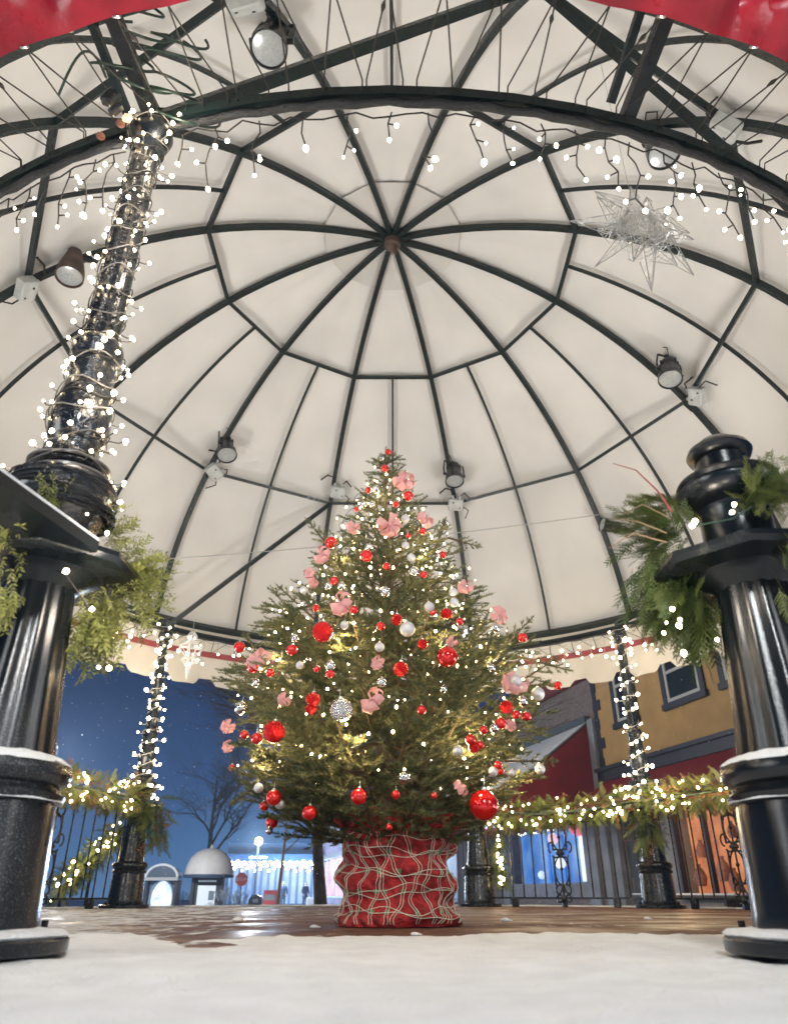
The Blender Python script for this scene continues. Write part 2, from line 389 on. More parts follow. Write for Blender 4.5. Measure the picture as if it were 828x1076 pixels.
# canopy cloth: 24 flat-ish gores, slightly sunk between the frames
NS, NR = 144, 40; zr = .56
V = []; t1 = math.acos((2.84 - DZ) / DB)
for j in range(NR + 1):
    t = .02 + (t1 - .02) * j / NR
    for k in range(NS):
        a = 2 * PI * k / NS - R(165); fr = ((k * 15 * 24 / NS / 15) % 1.0)
        sag = 1.006 - .006 * math.sin(PI * fr) * math.sin(min(1, j / 10) * PI / 2)
        V.append((DA * math.sin(t) * sag * math.sin(a), GC + DA * math.sin(t) * sag * math.cos(a), DZ + DB * math.cos(t) * sag))
V = np.array(V); Fq = []
for j in range(NR):
    for k in range(NS):
        a = j * NS + k; c = j * NS + (k + 1) % NS; Fq.append((a, c, c + NS, a + NS))
o = nobj('canopy', V, np.array(Fq), 'fabric', gz); o.data.polygons.foreach_set('use_smooth', [True] * len(Fq))
mb = MB()
pr = [(.02 + .72 * i / 6) for i in range(7)]
mb.lathe([(r_, dome_z(r_) - .012 * 1 - .004) for r_ in pr], (0, GC, 0), 12, a0=R(15)); mb.f = mb.f[:-2]
mb.build('crown_patch', 'patch', o if False else gz)
# hem and hanging valance (white, scalloped); the entrance side is rolled up in red vinyl
def skirt(a0, a1, z_top, z_bot_fn, rad_top, rad_bot, n, rows=6, wav=.02):
    mb = MB()
    for i in range(n):
        a = a0 + (a1 - a0) * i / (n - 1)
        zb = z_bot_fn(a)
        for j in range(rows):
            f = j / (rows - 1); w_ = wav * math.sin(a * 1.3 + 2 * f) * f
            mb.v.append(tuple(polar(rad_top + (rad_bot - rad_top) * f + w_, a, z_top + (zb - z_top) * f)))
    for i in range(n - 1):
        for j in range(rows - 1):
            q = i * rows + j; mb.f.append((q, q + 1, q + rows + 1, q + rows))
    return mb
def scal(a):
    u = (a / 7.5) % 1.0
    return 2.43 + (.085 if .36 < u < .64 else .085 * (max(0, min(1, (u - .26) / .10)) if u <= .5 else max(0, min(1, (.74 - u) / .10))))
vl = skirt(-148, 148, 2.80, scal, 4.205, 4.24, 600).build('valance', 'white_canvas', gz)
M['red_tape'] = mat('red_tape', (.32, .06, .07), .7)
skirt(-148, 148, 2.845, lambda a: 2.775, 4.185, 4.195, 300, 3, .004).build('red_trim', 'red_tape', gz)
mb = MB(); n, rows = 160, 12
for i in range(n):
    a = 148 + 64 * i / (n - 1); sg = .05 * math.sin(a * 1.15) + .030 * math.sin(a * 3.1 + 1) + .012 * math.sin(a * 7.3)
    edge = .02 * abs(math.sin((a - 180) * PI / 5.2))
    for j in range(rows):
        f = j / (rows - 1)
        prof_r = 4.18 + .16 * f + .09 * math.sin(f * PI * 1.9) + sg * math.sin(f * PI)
        prof_z = 2.79 + edge * (1 - f) + .42 * f + .04 * math.sin(f * PI * 3 + a * .4) * f
        mb.v.append(tuple(polar(prof_r, a, prof_z)))
for i in range(n - 1):
    for j in range(rows - 1):
        q = i * rows + j; mb.f.append((q, q + rows, q + rows + 1, q + 1))
flap = mb.build('entrance_flap', 'red_canvas', gz)
# eyelets and lacing cords on the near side
k = 0
for i in range(-17, 18):
    a = 180 + i * 2.6
    p = polar(4.175, a, 2.815)
    e = MB(); ring = [p + Vector((.013 * math.cos(t), .006 * math.sin(t), .013 * math.sin(t))) for t in np.linspace(0, 2 * PI, 11)[:-1]]
    e.tube(ring, .004, 5, closed=True); e.build('eyelet', 'cap', flap)
    for s_ in (-1, 1):
        q = polar(3.79, a + s_ * 1.0 + rnd.uniform(-.35, .35), 2.915); m_ = lerp(p, q, .5) + Vector((0, 0, -.006))
        c = MB(); c.tube([p, m_, q, q + Vector((0, .02, -.03))], .0032, 5)
        if rnd.random() < .2:
            kk = lerp(p, q, .22); c.tube([kk - (q - p) * .04, kk, kk + (q - p) * .05], [.004, .009, .004], 6)
        c.build('lacing_cord', 'cord', gz)
c = MB()
for i in range(-30, 31):
    a = i * 4.2
    for s_ in (-1, 1): c.tube([polar(4.18, a, 2.83), polar(3.8, a + s_ * 1.6, 2.90)], .004, 4)
tag(c.build('lacing_cord', 'cord', gz), kind='stuff')

# ------------------------------------------------------------------ cast-iron posts
flute = lambda an, z: 1 + .022 * math.cos(14 * an)
def post(name, loc, near, upper, label, cat, group=None):
    m = 'iron' if near else 'fariron'; n = 56 if near else 28
    root = tag(empty(name, loc), label, cat, group); c = root.location
    mb = MB(); mb.lathe([(.236, 0), (.24, .004), (.24, .026), (.232, .032)], c, n); fl = mb.build('base_flange', m, root)
    for an in ((.9, 2.4, 4.0, 5.4)):
        mb = MB(); q = c + Vector((.205 * math.cos(an), .205 * math.sin(an), .03)); mb.lathe([(.016, 0), (.016, .014), (.009, .016), (.009, .03)], q, 6); mb.build('bolt', 'black', fl)
    mb = MB(); mb.lathe([(.168, .03), (.172, .05), (.168, .075), (.158, .28), (.155, .305)], c, n, (lambda an, z: 1 + .012 * math.cos(10 * an)) if near else None); mb.build('barrel', m, root)
    mb = MB(); mb.lathe([(.150, .303), (.168, .310), (.172, .325), (.160, .333), (.156, .345), (.172, .356), (.178, .375), (.172, .394), (.150, .408), (.128, .415)], c, n); mb.build('moulding', m, root)
    mb = MB(); mb.lathe([(.128, .41), (.120, .47), (.100, .72), (.088, .90)], c, n * 2 if near else 56, flute); mb.build('shaft', m, root)
    mb = MB(); mb.lathe([(.088, .845), (.10, .855), (.105, .862), (.14, .885), (.19, .905)], c, n); mb.build('capital', m, root)
    mb = MB(); mb.lathe([(.22, .890), (.254, .893), (.266, .906), (.262, .922), (.23, .930), (.10, .972)], c, 8, a0=R(22.5)); pl = mb.build('cap_plate', m, root, smooth=near)
    if upper == 'finial':
        mb = MB(); mb.lathe([(.105, .97), (.098, .985), (.095, 1.08), (.10, 1.095), (.125, 1.11), (.148, 1.135), (.15, 1.155), (.135, 1.172), (.142, 1.182), (.138, 1.19), (.09, 1.197), (.074, 1.205), (.072, 1.265), (.088, 1.275), (.094, 1.29), (.088, 1.305), (.07, 1.318), (.05, 1.335), (.025, 1.347), (.002, 1.352)], c, n); mb.build('finial', m, root)
    else:
        mb = MB(); mb.lathe([(.10, .97), (.098, 1.02), (.12, 1.06), (.146, 1.10), (.15, 1.15), (.135, 1.185), (.10, 1.195), (.098, 1.215), (.108, 1.225), (.108, 1.25), (.088, 1.262), (.072, 1.275), (.07, 1.30), (.084, 1.34), (.09, 1.40), (.086, 1.46), (.075, 1.52), (.068, 1.57), (.075, 1.60), (.07, 1.63), (.08, 1.66), (.082, 1.69), (.075, 1.715), (.055, 1.73)], c, n); mb.build('urn', 'wrapped_iron' if near else m, root)
        mb = MB(); mb.lathe([(.056, 1.72), (.052, 2.2), (.046, 2.70)], c, n, lambda an, z: 1 + .05 * math.cos(12 * an)); mb.build('upper_shaft', 'wrapped_iron' if near else m, root)
        mb = MB(); mb.lathe([(.047, 2.68), (.066, 2.70), (.066, 2.715), (.052, 2.73), (.078, 2.77), (.086, 2.80), (.078, 2.835), (.05, 2.86), (.05, 2.875)], c, n); mb.build('ball_capital', m, root)
    if near:
        def sn(an, z): return 1 + .02 * math.sin(5 * an + 1) + .012 * math.sin(13 * an)
        mb = MB(); mb.lathe([(.232, .032), (.236, .036), (.225, .044), (.19, .046), (.169, .050)], c, 60, sn); mb.build('snow_cap', 'snow', root)
        mb = MB(); mb.lathe([(.172, .394), (.168, .399), (.150, .4115), (.128, .419), (.12, .422)], c, 60, lambda an, z: 1 + .02 * math.sin(7 * an) + .012 * math.sin(17 * an + 1)); mb.build('snow_cap', 'snow', root)
        mb = MB(); mb.lathe([(.170, .3105), (.168, .316), (.158, .318)], c, 60, lambda an, z: 1 + .006 * math.sin(9 * an)); mb.build('snow_cap', 'snow', root)
    return root
POSTL = Vector((-.955, 1.845, .02)); POSTR = Vector((1.0, 1.845, .02))
pl = post('cast_iron_column', POSTL, True, 'column', 'glossy black cast iron column close on the left, wrapped in bulbs up to the ring', 'column')
pr = post('newel_post', POSTR, True, 'finial', 'glossy black newel post close on the right with a rounded finial and frosty shaft', 'post')
CL = polar(3.75, -45, 0); CR = polar(3.75, 45, 0); NM = polar(3.75, 15, 0)
post('cast_iron_column', CL, False, 'column', 'far black column left of the decorated tree, bulbs bunched thickly round it', 'column')
post('cast_iron_column', CR, False, 'column', 'far black column in front of the mustard yellow building, strung with bulbs', 'column')
post('newel_post', NM, False, 'finial', 'short black newel post just right of the red wrapped tree base', 'post')
# rail plate on the near left post running back past the camera
mb = MB(); d = Vector((-.235, -1, 0)).normalized(); q = Vector((d.y, -d.x, 0))
poly = []
for (l, w) in ((.10, .10), (1.3, .10), (1.3, .235), (.10, .235)):
    poly.append(POSTL + d * l - q * w + Vector((0, 0, .897)))
mb.prism(poly, (0, 0, .03))
rail = tag(empty('stair_rail', POSTL + d * .6), 'black handrail plate with snowy top edge running back from the left column', 'handrail')
mb.build('rail_plate', 'iron', rail, smooth=False)
mb = MB(); mb.prism([p + Vector((0, 0, .0305)) - (p - POSTL - Vector((0, 0, p.z))) * .02 for p in poly], (0, 0, .010)); mb.build('snow_cap', 'snow', rail, smooth=False)
mb = MB(); A = POSTL + d * .1 + Vector((-.05, 0, .80)); mb.tube([A, A + d * 1.2], .017, 8); mb.build('under_rail', 'iron', rail)
for l in (.16, .34, .52, .70):
    mb = MB(); A = POSTL + d * l + Vector((-.05, 0, 0)); mb.tube([A + Vector((0, 0, .02)), A + Vector((0, 0, .88))], .010, 8); mb.build('baluster', 'iron', rail)
# matching rail plate on the near right newel
d2 = Vector((.85, -.52, 0)).normalized(); q2 = Vector((d2.y, -d2.x, 0))
rail2 = tag(empty('stair_rail', POSTR + d2 * .6), 'black handrail plate running out of frame from the right newel post', 'handrail')
poly = [POSTR + d2 * l + q2 * w + Vector((0, 0, .900)) for (l, w) in ((.15, -.12), (1.3, -.12), (1.3, .12), (.15, .12))]
mb = MB(); mb.prism(poly, (0, 0, .025)); mb.build('rail_plate', 'iron', rail2, smooth=False)
mb = MB(); mb.prism([p + Vector((0, 0, .0255)) for p in poly], (0, 0, .01)); mb.build('snow_cap', 'snow', rail2, smooth=False)

# ------------------------------------------------------------------ fences at the far side
def scroll(c, d, parent):
    """ornamental panel: standing loops, rings, centre rosette; d is the horizontal direction of the fence"""
    P = lambda x, z: c + d * x + Vector((0, 0, z))
    mb = MB(); r_ = .011
    for s_ in (-1, 1):
        mb.tube([P(s_ * .075, .20), P(s_ * .078, .35), P(s_ * .075, .48)], r_, 6); mb.tube([P(s_ * .075, .54), P(s_ * .08, .68), P(s_ * .07, .80)], r_, 6)
        for (x0, z0, rx, rz, a0, a1) in ((.035, .16, .045, .05, -60, 210), (.04, .82, .045, .05, -210, 60), (.05, .08, .03, .035, 0, 300), (.05, .51, .045, .04, 60, 330), (.10, .57, .03, .05, -90, 110)):
            mb.tube([P(s_ * (x0 + rx * math.cos(R(t))), z0 + rz * math.sin(R(t))) for t in np.linspace(a0, a1, 13)], .009, 6)
        for (za, zb) in ((.20, .48), (.54, .80)):
            mb.tube([P(s_ * .075 * math.cos(t), (za + zb) / 2 + (zb - za) / 2 * math.sin(t)) for t in np.linspace(-PI / 2, PI / 2, 12)], .008, 6)
        mb.tube([P(0, .20), P(s_ * .03, .14), P(s_ * .07, .10), P(s_ * .075, .05)], .009, 6)
    mb.tube([P(0, .05), P(0, .9)], .009, 6)
    for t in range(6): mb.ball(P(.032 * math.cos(t * PI / 3), .51 + .032 * math.sin(t * PI / 3)), .018, 8, 5)
    mb.ball(P(0, .51), .026, 8, 6)
    for z_ in (.2, .36, .67, .8): mb.ball(P(0, z_), .019, 8, 5)
    mb.box(P(0, .025), (.05, .05, .05)); mb.ball(P(0, .075), .03, 8, 5)
    return mb.build('scroll_panel', 'fariron', parent)
def fence(a0, a1, label):
    A = polar(3.75, a0, 0); B = polar(3.75, a1, 0); d = (B - A).normalized(); L = (B - A).length
    root = tag(empty('iron_fence', A + d * L / 2), label, 'fence', 'iron fence panels round the far edge of the deck')
    for nm, z_, r_ in (('top_rail', .93, .022), ('bottom_rail', .085, .011), ('middle_rail', .115, .006)):
        if nm == 'middle_rail': continue
        mb = MB(); mb.box(A + d * L / 2 + Vector((0, 0, z_)), (L - .2, r_ * 2, r_ * 1.6), Matrix.Rotation(math.atan2(d.y, d.x), 3, 'Z')); mb.build(nm, 'fariron', root, smooth=False)
    n = int((L - .3) / .118); mid = L / 2
    for i in range(n + 1):
        x = .15 + (L - .3) * i / n
        if abs(x - mid) < .14: continue
        mb = MB(); mb.tube([A + d * x + Vector((0, 0, .08)), A + d * x + Vector((0, 0, .93))], .0085, 6); mb.build('baluster', 'fariron', root)
    for x in (.42, L - .42):
        mb = MB(); mb.box(A + d * x + Vector((0, 0, .045)), (.07, .05, .09), Matrix.Rotation(math.atan2(d.y, d.x), 3, 'Z'), .006); mb.build('foot', 'fariron', root)
    scroll(A + d * mid, d, root)
fence(15, 45, 'black iron fence panel between short newel post and far right column')
fence(45, 75, 'black iron fence panel right of the far right column, orange shop window behind')
fence(-75, -45, 'black iron fence panel at far left with a lit garland sloping behind it')

# ------------------------------------------------------------------ foliage
def spray_template(kind, seed):
    """one hanging sprig along +x, unit length; returns verts, quad faces"""
    g = random.Random(seed); V = []; Fq = []
    def leaf(p, d, l, w, up):
        s_ = d.cross(up); s_ = s_.normalized() * w if s_.length > 1e-6 else Vector((0, w, 0))
        i = len(V); V.extend([p, p + d * l * .45 + s_, p + d * l, p + d * l * .45 - s_]); Fq.append((i, i + 1, i + 2, i + 3))
    if kind == 'cedar':
        n = 9
        for i in range(n):
            t = .12 + .85 * i / n; p = Vector((t, .02 * math.sin(i), -.10 * t * t)); leaf(Vector((t - .12, 0, -.1 * (t - .12) ** 2)), Vector((1, 0, -.15)), .14, .012, Vector((0, 0, 1)))
            for s_ in (-1, 1):
                d = Vector((.75, s_ * (.62 + g.uniform(-.1, .1)), g.uniform(-.15, .1))).normalized(); bl = .34 * (1 - t * .65)
                for k in range(4):
                    q = p + d * bl * k / 4; leaf(q, d, bl * .36, .013, Vector((0, 0, 1)))
                    if k < 3:
                        for s2 in (-1, 1): leaf(q, (d + Vector((.35, s2 * .7, g.uniform(-.2, .2)))).normalized(), bl * .34, .010, Vector((0, 0, 1)))
    elif kind == 'broad':
        n = 9
        for i in range(n + 1):
            t = i / n; p = Vector((t, .03 * math.sin(i * 2), -.1 * t * t))
            if i: leaf(Vector((t - 1 / n, .03 * math.sin((i - 1) * 2), -.1 * (t - 1 / n) ** 2)), Vector((1, 0, -.15)), 1 / n, .006, Vector((0, 0, 1)))
            for s_ in (-1, 1):
                d = Vector((g.uniform(.3, .9), s_ * g.uniform(.5, 1), g.uniform(-.5, .4))).normalized()
                leaf(p, d, g.uniform(.14, .24), .034, Vector((g.uniform(-.4, .4), g.uniform(-.4, .4), 1)))
    else:
        for i in range(22):
            t = g.random(); d = Vector((g.uniform(.2, 1), g.uniform(-1, 1), g.uniform(-.8, .8))).normalized(); leaf(Vector((t, 0, -.1 * t)), d, g.uniform(.15, .3), .03, Vector((0, g.uniform(-1, 1), 1)))
    return np.array([tuple(v) for v in V]), np.array(Fq)
TPL = {k: [spray_template(k, s) for s in range(5)] for k in ('cedar', 'broad', 'dry')}
def sprays(name, items, kind, m, parent):
    """items: (position, direction, length, tint)"""
    Vs = []; Fs = []; Ts = []; o = 0
    for (p, d, l, ti) in items:
        tv, tf = TPL[kind][rnd.randrange(5)]
        d = Vector(d).normalized(); up = Vector((rnd.uniform(-.7, .7), rnd.uniform(-.7, .7), 1)); s_ = up.cross(d).normalized(); u = d.cross(s_)
        Mx = np.array([tuple(d), tuple(s_), tuple(u)]) * l
        v = tv @ Mx + np.array(tuple(p)); Vs.append(v); Fs.append(tf + o); o += len(v)
        Ts.append(np.clip(ti + np.random.RandomState(o).normal(0, .12, len(tf)).repeat(4)[:len(v)], 0, 1))
    return nobj(name, np.concatenate(Vs), np.concatenate(Fs), m, parent, np.concatenate(Ts))
def along(path, t):
    L = [0]
    for i in range(1, len(path)): L.append(L[-1] + (path[i] - path[i - 1]).length)
    x = t * L[-1]
    for i in range(1, len(path)):
        if x <= L[i]: return lerp(path[i - 1], path[i], (x - L[i - 1]) / max(1e-9, L[i] - L[i - 1]))
    return path[-1]
ICO = None
def bulb_mesh(name, r_, m, hi=False):
    mb = MB(); mb.lathe([(r_ * .35, -r_ * 1.3)] + [(max(1e-4, r_ * math.sin(PI * i / 7)), -r_ * math.cos(PI * i / 7)) for i in range(2, 8)], (0, 0, 0), 10)
    me = bpy.data.meshes.new(name); me.from_pydata(mb.v, [], mb.f); me.materials.append(M[m]); me.polygons.foreach_set('use_smooth', [True] * len(me.polygons)); return me
BM = {'big': bulb_mesh('bulb', .0062, 'bulb'), 'near': bulb_mesh('bulb', .0052, 'bulb'), 'mid': bulb_mesh('bulb', .0145, 'bulb'), 'far': bulb_mesh('bulb', .013, 'bulb'), 'tree': bulb_mesh('bulb', .0054, 'treebulb'), 'ice': bulb_mesh('bulb', .0082, 'coolbulb'), 'gfar': bulb_mesh('bulb', .0125, 'treebulb')}
def bulbs(parent, pts, key):
    base = worldloc(parent)
    for p in pts:
        o = bpy.data.objects.new('bulb', BM[key]); COL.objects.link(o); o.parent = parent; o.location = Vector(p) - base
        o.rotation_euler = (rnd.uniform(-1.2, 1.2), rnd.uniform(-1.2, 1.2), 0); k = rnd.choice((.6, .8, .9, 1.0, 1.1, 1.35)); o.scale = (k, k, k)
def light_string(label, path, wire_r, wire_m, pts, key, group=None, cat='string lights', extra=None):
    root = tag(empty('string_lights', path[0]), label, cat, group)
    mb = MB(); mb.tube(path, wire_r, 5)
    if extra:
        for e in extra: mb.tube(e, wire_r * .9, 5)
    mb.build('wire', wire_m, root); bulbs(root, pts, key); return root

def garland(label, path, rad, n, length, kind='cedar', hang=.3, tint=(.2, .7), dry=0, group=None, dist=None, name='garland'):
    root = tag(empty(name, path[0]), label, 'garland', group)
    it = []; dr = []
    for i in range(n):
        p = along(path, rnd.random()); q = along(path, min(1, rnd.random()));
        a = rnd.uniform(0, 2 * PI); rr = rad * math.sqrt(rnd.random())
        off = Vector((math.cos(a) * rr, math.sin(a) * rr * .8, rnd.uniform(-1, 1) * rad * .8))
        d = off.normalized() + Vector((rnd.uniform(-.6, .6), rnd.uniform(-.6, .6), -hang + rnd.uniform(-.5, .5)))
        (dr if rnd.random() < dry else it).append((p + off * .7, d, length * rnd.uniform(.6, 1.2), rnd.uniform(*tint)))
    mb = MB(); mb.tube(path, .012, 6); mb.build('rope', 'greenwire', root)
    sprays('greenery', it, kind, M['broad'] if kind == 'broad' else M['cedar'], root)
    if dr: sprays('dried_leaves', dr, 'dry', 'drygrass', root)
    return root
# --- near right: cedar swags round the newel
ctr = POSTR
g = tag(empty('garland', POSTR + Vector((0, 0, .9))), 'dark green cedar garland draped over the plate of the right newel post', 'garland')
it = []
def fan(c, n, rx, ry, rz, dirv, spread, ln, tint):
    for _ in range(n):
        p = Vector(c) + Vector((rnd.gauss(0, rx), rnd.gauss(0, ry), rnd.gauss(0, rz)))
        d = Vector(dirv) + Vector((rnd.uniform(-spread, spread), rnd.uniform(-spread, spread), rnd.uniform(-spread, spread)))
        it.append((p, d, ln * rnd.uniform(.6, 1.25), rnd.uniform(*tint)))
fan(at(702, 562, 1.92), 110, .035, .05, .03, (-.9, .1, -.1), .7, .10, (.05, .45))
fan(at(700, 538, 1.95), 60, .035, .05, .015, (-1, .1, .12), .5, .10, (.35, .75))
fan(at(705, 605, 1.95), 170, .04, .05, .045, (-.4, .1, -1), .55, .115, (.05, .45))
fan(at(732, 630, 1.98), 80, .025, .05, .04, (-.1, .1, -1), .35, .15, (.1, .55))
fan(at(700, 630, 1.96), 60, .025, .05, .03, (-.5, .1, -1), .4, .10, (.15, .6))
fan(at(796, 520, 1.70), 90, .025, .03, .016, (.2, -.3, .2), .9, .075, (.2, .7))
fan(at(822, 515, 1.70), 70, .025, .05, .02, (.4, -.2, .1), .9, .08, (.25, .75))
fan(at(835, 585, 1.62), 50, .015, .05, .04, (.3, -.2, -1), .4, .09, (.05, .45))
sprays('greenery', it, 'cedar', 'cedar', g)
mb = MB(); A = at(706, 538, 1.75); mb.tube([A, at(690, 515, 1.75), at(668, 494, 1.75), at(644, 487, 1.74)], [.003, .0026, .002, .0012], 5); mb.build('red_twig', mat('red_twig', (.25, .04, .03), .6), g)
mb = MB()
for (a_, b_, c_) in (((700, 560), (670, 548), (640, 545)), ((700, 570), (665, 560), (640, 576)), ((705, 545), (675, 530), (655, 540))):
    mb.tube([at(*a_, 1.75), at(*b_, 1.75), at(*c_, 1.75)], [.0025, .002, .001], 5)
mb.build('bare_twig', 'twigwood', g)
light_string('few warm bulbs tucked in the cedar garland on the right newel post', [at(735, 550, 1.68), at(727, 553, 1.66), at(770, 545, 1.62), at(790, 532, 1.6)], .002, 'greenwire',
             [at(727, 552, 1.62), at(730, 548, 1.62), at(771, 530, 1.56), at(769, 538, 1.56), at(700, 654, 1.74), at(714, 651, 1.74), at(697, 665, 1.74), at(753, 672, 1.7), at(718, 686, 1.74), at(713, 657, 1.8), at(706, 640, 1.7)], 'near')
# --- near left: broadleaf swags
it = []
g = tag(empty('garland', POSTL + Vector((0, 0, .9))), 'yellow green leafy garland bunched under the plate of the left column', 'garland')
fan(at(116, 598, 1.94), 80, .03, .05, .018, (.9, .1, -.1), .6, .095, (.2, .8))
fan(at(135, 612, 1.96), 90, .035, .05, .022, (.8, .1, -.2), .7, .095, (.3, .9))
fan(at(108, 640, 1.96), 80, .03, .05, .03, (.35, 0, -1), .6, .095, (.3, .9))
fan(at(98, 665, 2.0), 34, .02, .04, .02, (.2, 0, -1), .5, .095, (.2, .7))
fan(at(140, 595, 1.96), 34, .025, .04, .015, (1, .1, .25), .5, .09, (.4, .9))
fan(at(4, 565, 1.6), 36, .018, .05, .022, (-.2, -.2, -.4), .9, .08, (.3, .9))
fan(at(0, 620, 1.62), 22, .014, .05, .025, (.1, -.2, -1), .6, .08, (.2, .8))
fan(at(52, 532, 1.70), 16, .02, .03, .02, (.2, -.2, 1), .5, .07, (.2, .6))
fan(at(112, 560, 1.96), 30, .03, .05, .015, (.8, .1, .3), .5, .08, (.5, 1))
sprays('greenery', it, 'broad', 'broad', g)
light_string('few warm bulbs hung in the leafy garland below the left column plate', [at(60, 600, 1.7), at(70, 605, 1.68), at(95, 640, 1.7)], .002, 'cord',
             [at(70, 600, 1.62), at(97, 640, 1.66), at(92, 540, 1.62), at(113, 560, 1.7), at(115, 702, 1.9), at(104, 701, 1.9)], 'near')
# --- far garlands
GB = 'lit garlands along the far fences'
def swag(pts): return [Vector(p) for p in pts]
def up(p, z): return Vector((p.x, p.y, z))
P75 = polar(3.75, 75, 0); Pm75 = polar(3.75, -75, 0)
pathR = swag([up(NM, .97), lerp(up(NM, .90), up(CR, .90), .3), lerp(up(NM, .92), up(CR, .92), .65), up(CR, 1.0)]); pathR = [p + Vector((0, -.08, 0)) for p in pathR]
def bulbs_on(path, n, rad): return [along(path, rnd.random()) + Vector((rnd.uniform(-1, 1) * .03, -rad * rnd.uniform(.7, 1.05), rnd.uniform(-1, 1) * rad * .95)) for _ in range(n)]
def fgar(label, path, n, rad, nb, ln=.15, hang=.3, dry=.05, tint=(.2, .8), blabel=None):
    garland(label, path, rad, int(n * 2), ln, 'cedar', hang, tint, dry, GB)
    light_string(blabel, path, .003, 'greenwire', bulbs_on(path, nb, rad), 'gfar', 'bulb strings woven into the far garlands')
fgar('lit cedar garland on the fence between the short newel and far right column', pathR, 520, .15, 62, blabel='warm bulbs in the garland between short newel and far right column')
pathR2 = [p + Vector((-.03, -.1, 0)) for p in (up(CR, .98), lerp(up(CR, .98), up(P75, .98), .4), up(P75, 1.04))]
fgar('lit cedar garland on the fence right of the far right column', pathR2, 420, .15, 46, dry=.1, tint=(.4, 1), blabel='warm bulbs in the garland right of the far right column')
pathC = [up(CR, .95) + Vector((-.05, -.16, 0)), up(CR, .62) + Vector((-.08, -.18, 0))]
garland('bunch of cedar and brown leaves hanging down the far right column', pathC, .12, 110, .2, 'cedar', .9, (.1, .6), .3, GB)
pathL = [p + Vector((.02, -.1, 0)) for p in (up(Pm75, 1.02), lerp(up(Pm75, 1.04), up(CL, 1.04), .5), up(CL, 1.0))]
fgar('lit garland with brown leaves on the far left fence', pathL, 560, .16, 60, dry=.13, tint=(.4, 1), blabel='warm bulbs in the garland along the far left fence')
pathL2 = [up(CL, 1.0) + Vector((.0, -.16, 0)), up(CL, .95) + Vector((.22, -.14, 0)), up(CL, .62) + Vector((.24, -.1, 0))]
garland('cedar bunch hanging off the right side of the far left column', pathL2, .12, 170, .2, 'cedar', .8, (.2, .8), .1, GB)
# garland down the far stair rail, outside the fence
sA = at(133, 868, 8.9); sB = at(62, 938, 8.9)
pathS = [sA, lerp(sA, sB, .5) + Vector((0, 0, .02)), sB]
rail3 = tag(empty('stair_rail', sB), 'sloping black stair rail outside the far left fence', 'handrail')
mb = MB(); mb.tube(pathS, .02, 6); mb.build('rail_bar', 'fariron', rail3)
for t in (.05, .5, .95):
    p = lerp(sA, sB, t); mb = MB(); mb.tube([p, Vector((p.x, p.y, STREET))], .018, 6); mb.build('rail_post', 'fariron', rail3)
fgar('brightly lit garland sloping down the stair rail behind the far left fence', [p + Vector((0, -.05, 0)) for p in pathS], 300, .13, 34, hang=.5, dry=0, blabel='bulbs in the sloping garland behind the far left fence')
# vertical lit drop beside the short newel
pathD = [at(524, 868, 9.0), at(524, 905, 9.0), at(527, 930, 9.0)]
fgar('short lit cedar strand hanging beside the short newel post', pathD, 90, .07, 24, ln=.13, hang=1, dry=0, blabel='bulbs in the short strand beside the short newel post')

# ------------------------------------------------------------------ string lights on columns and ring
def spiral(base, prof, z0, z1, turns, n, jit, key, label, wire_m, wr, group, nb):
    def rr(z):
        for i in range(len(prof) - 1):
            if prof[i][1] <= z <= prof[i + 1][1]:
                t = (z - prof[i][1]) / max(1e-9, prof[i + 1][1] - prof[i][1]); return prof[i][0] * (1 - t) + prof[i + 1][0] * t
        return prof[-1][0]
    path = []
    for i in range(n):
        t = i / (n - 1); z = z0 + (z1 - z0) * t; a = turns * 2 * PI * t; q = rr(z) + .008
        path.append(base + Vector((q * math.cos(a), q * math.sin(a), z + .015 * math.sin(i * .7))))
    pts = []
    for i in range(nb):
        p = along(path, (i + rnd.random()) / nb); out = Vector((p.x - base.x, p.y - base.y, 0)).normalized()
        pts.append(p + out * rnd.uniform(.006, jit) + Vector((rnd.uniform(-.02, .02), rnd.uniform(-.02, .02), rnd.uniform(-.03, .03))))
    pig = []
    for p in pts:
        o_ = Vector((base.x, base.y, p.z)); v_ = (p - o_); m_ = rr(p.z - base.z) + .006
        if v_.length > m_ + .004: pig.append([o_ + v_.normalized() * m_ + Vector((0, 0, -.012)), lerp(o_ + v_.normalized() * m_, p, .6) + Vector((0, 0, -.012)), p])
    return light_string(label, path, wr, wire_m, pts, key, group, extra=pig)
prof = [(.15, 1.10), (.13, 1.19), (.108, 1.24), (.075, 1.29), (.09, 1.40), (.07, 1.57), (.082, 1.68), (.057, 1.73), (.048, 2.7), (.085, 2.8), (.06, 2.88)]
GS = 'bulb strings wound round the columns'
spiral(POSTL, prof, 1.14, 2.84, 17, 420, .034, 'big', 'bright warm bulbs spiralling up the near left column', 'clearwire', .0022, GS, 100)
spiral(POSTL, prof, 1.2, 2.86, 11, 300, .040, 'big', 'second looser string of bulbs wound up the near left column', 'cord', .0022, GS, 75)
farprof = [(.11, .9)] + prof
spiral(CL, farprof, 1.02, 2.9, 16, 260, .07, 'mid', 'bright bulbs bunched round the far left column', 'greywire', .004, GS, 100)
spiral(CR, farprof, 1.02, 2.9, 12, 200, .07, 'mid', 'bright bulbs wound round the far right column', 'greywire', .004, GS, 74)
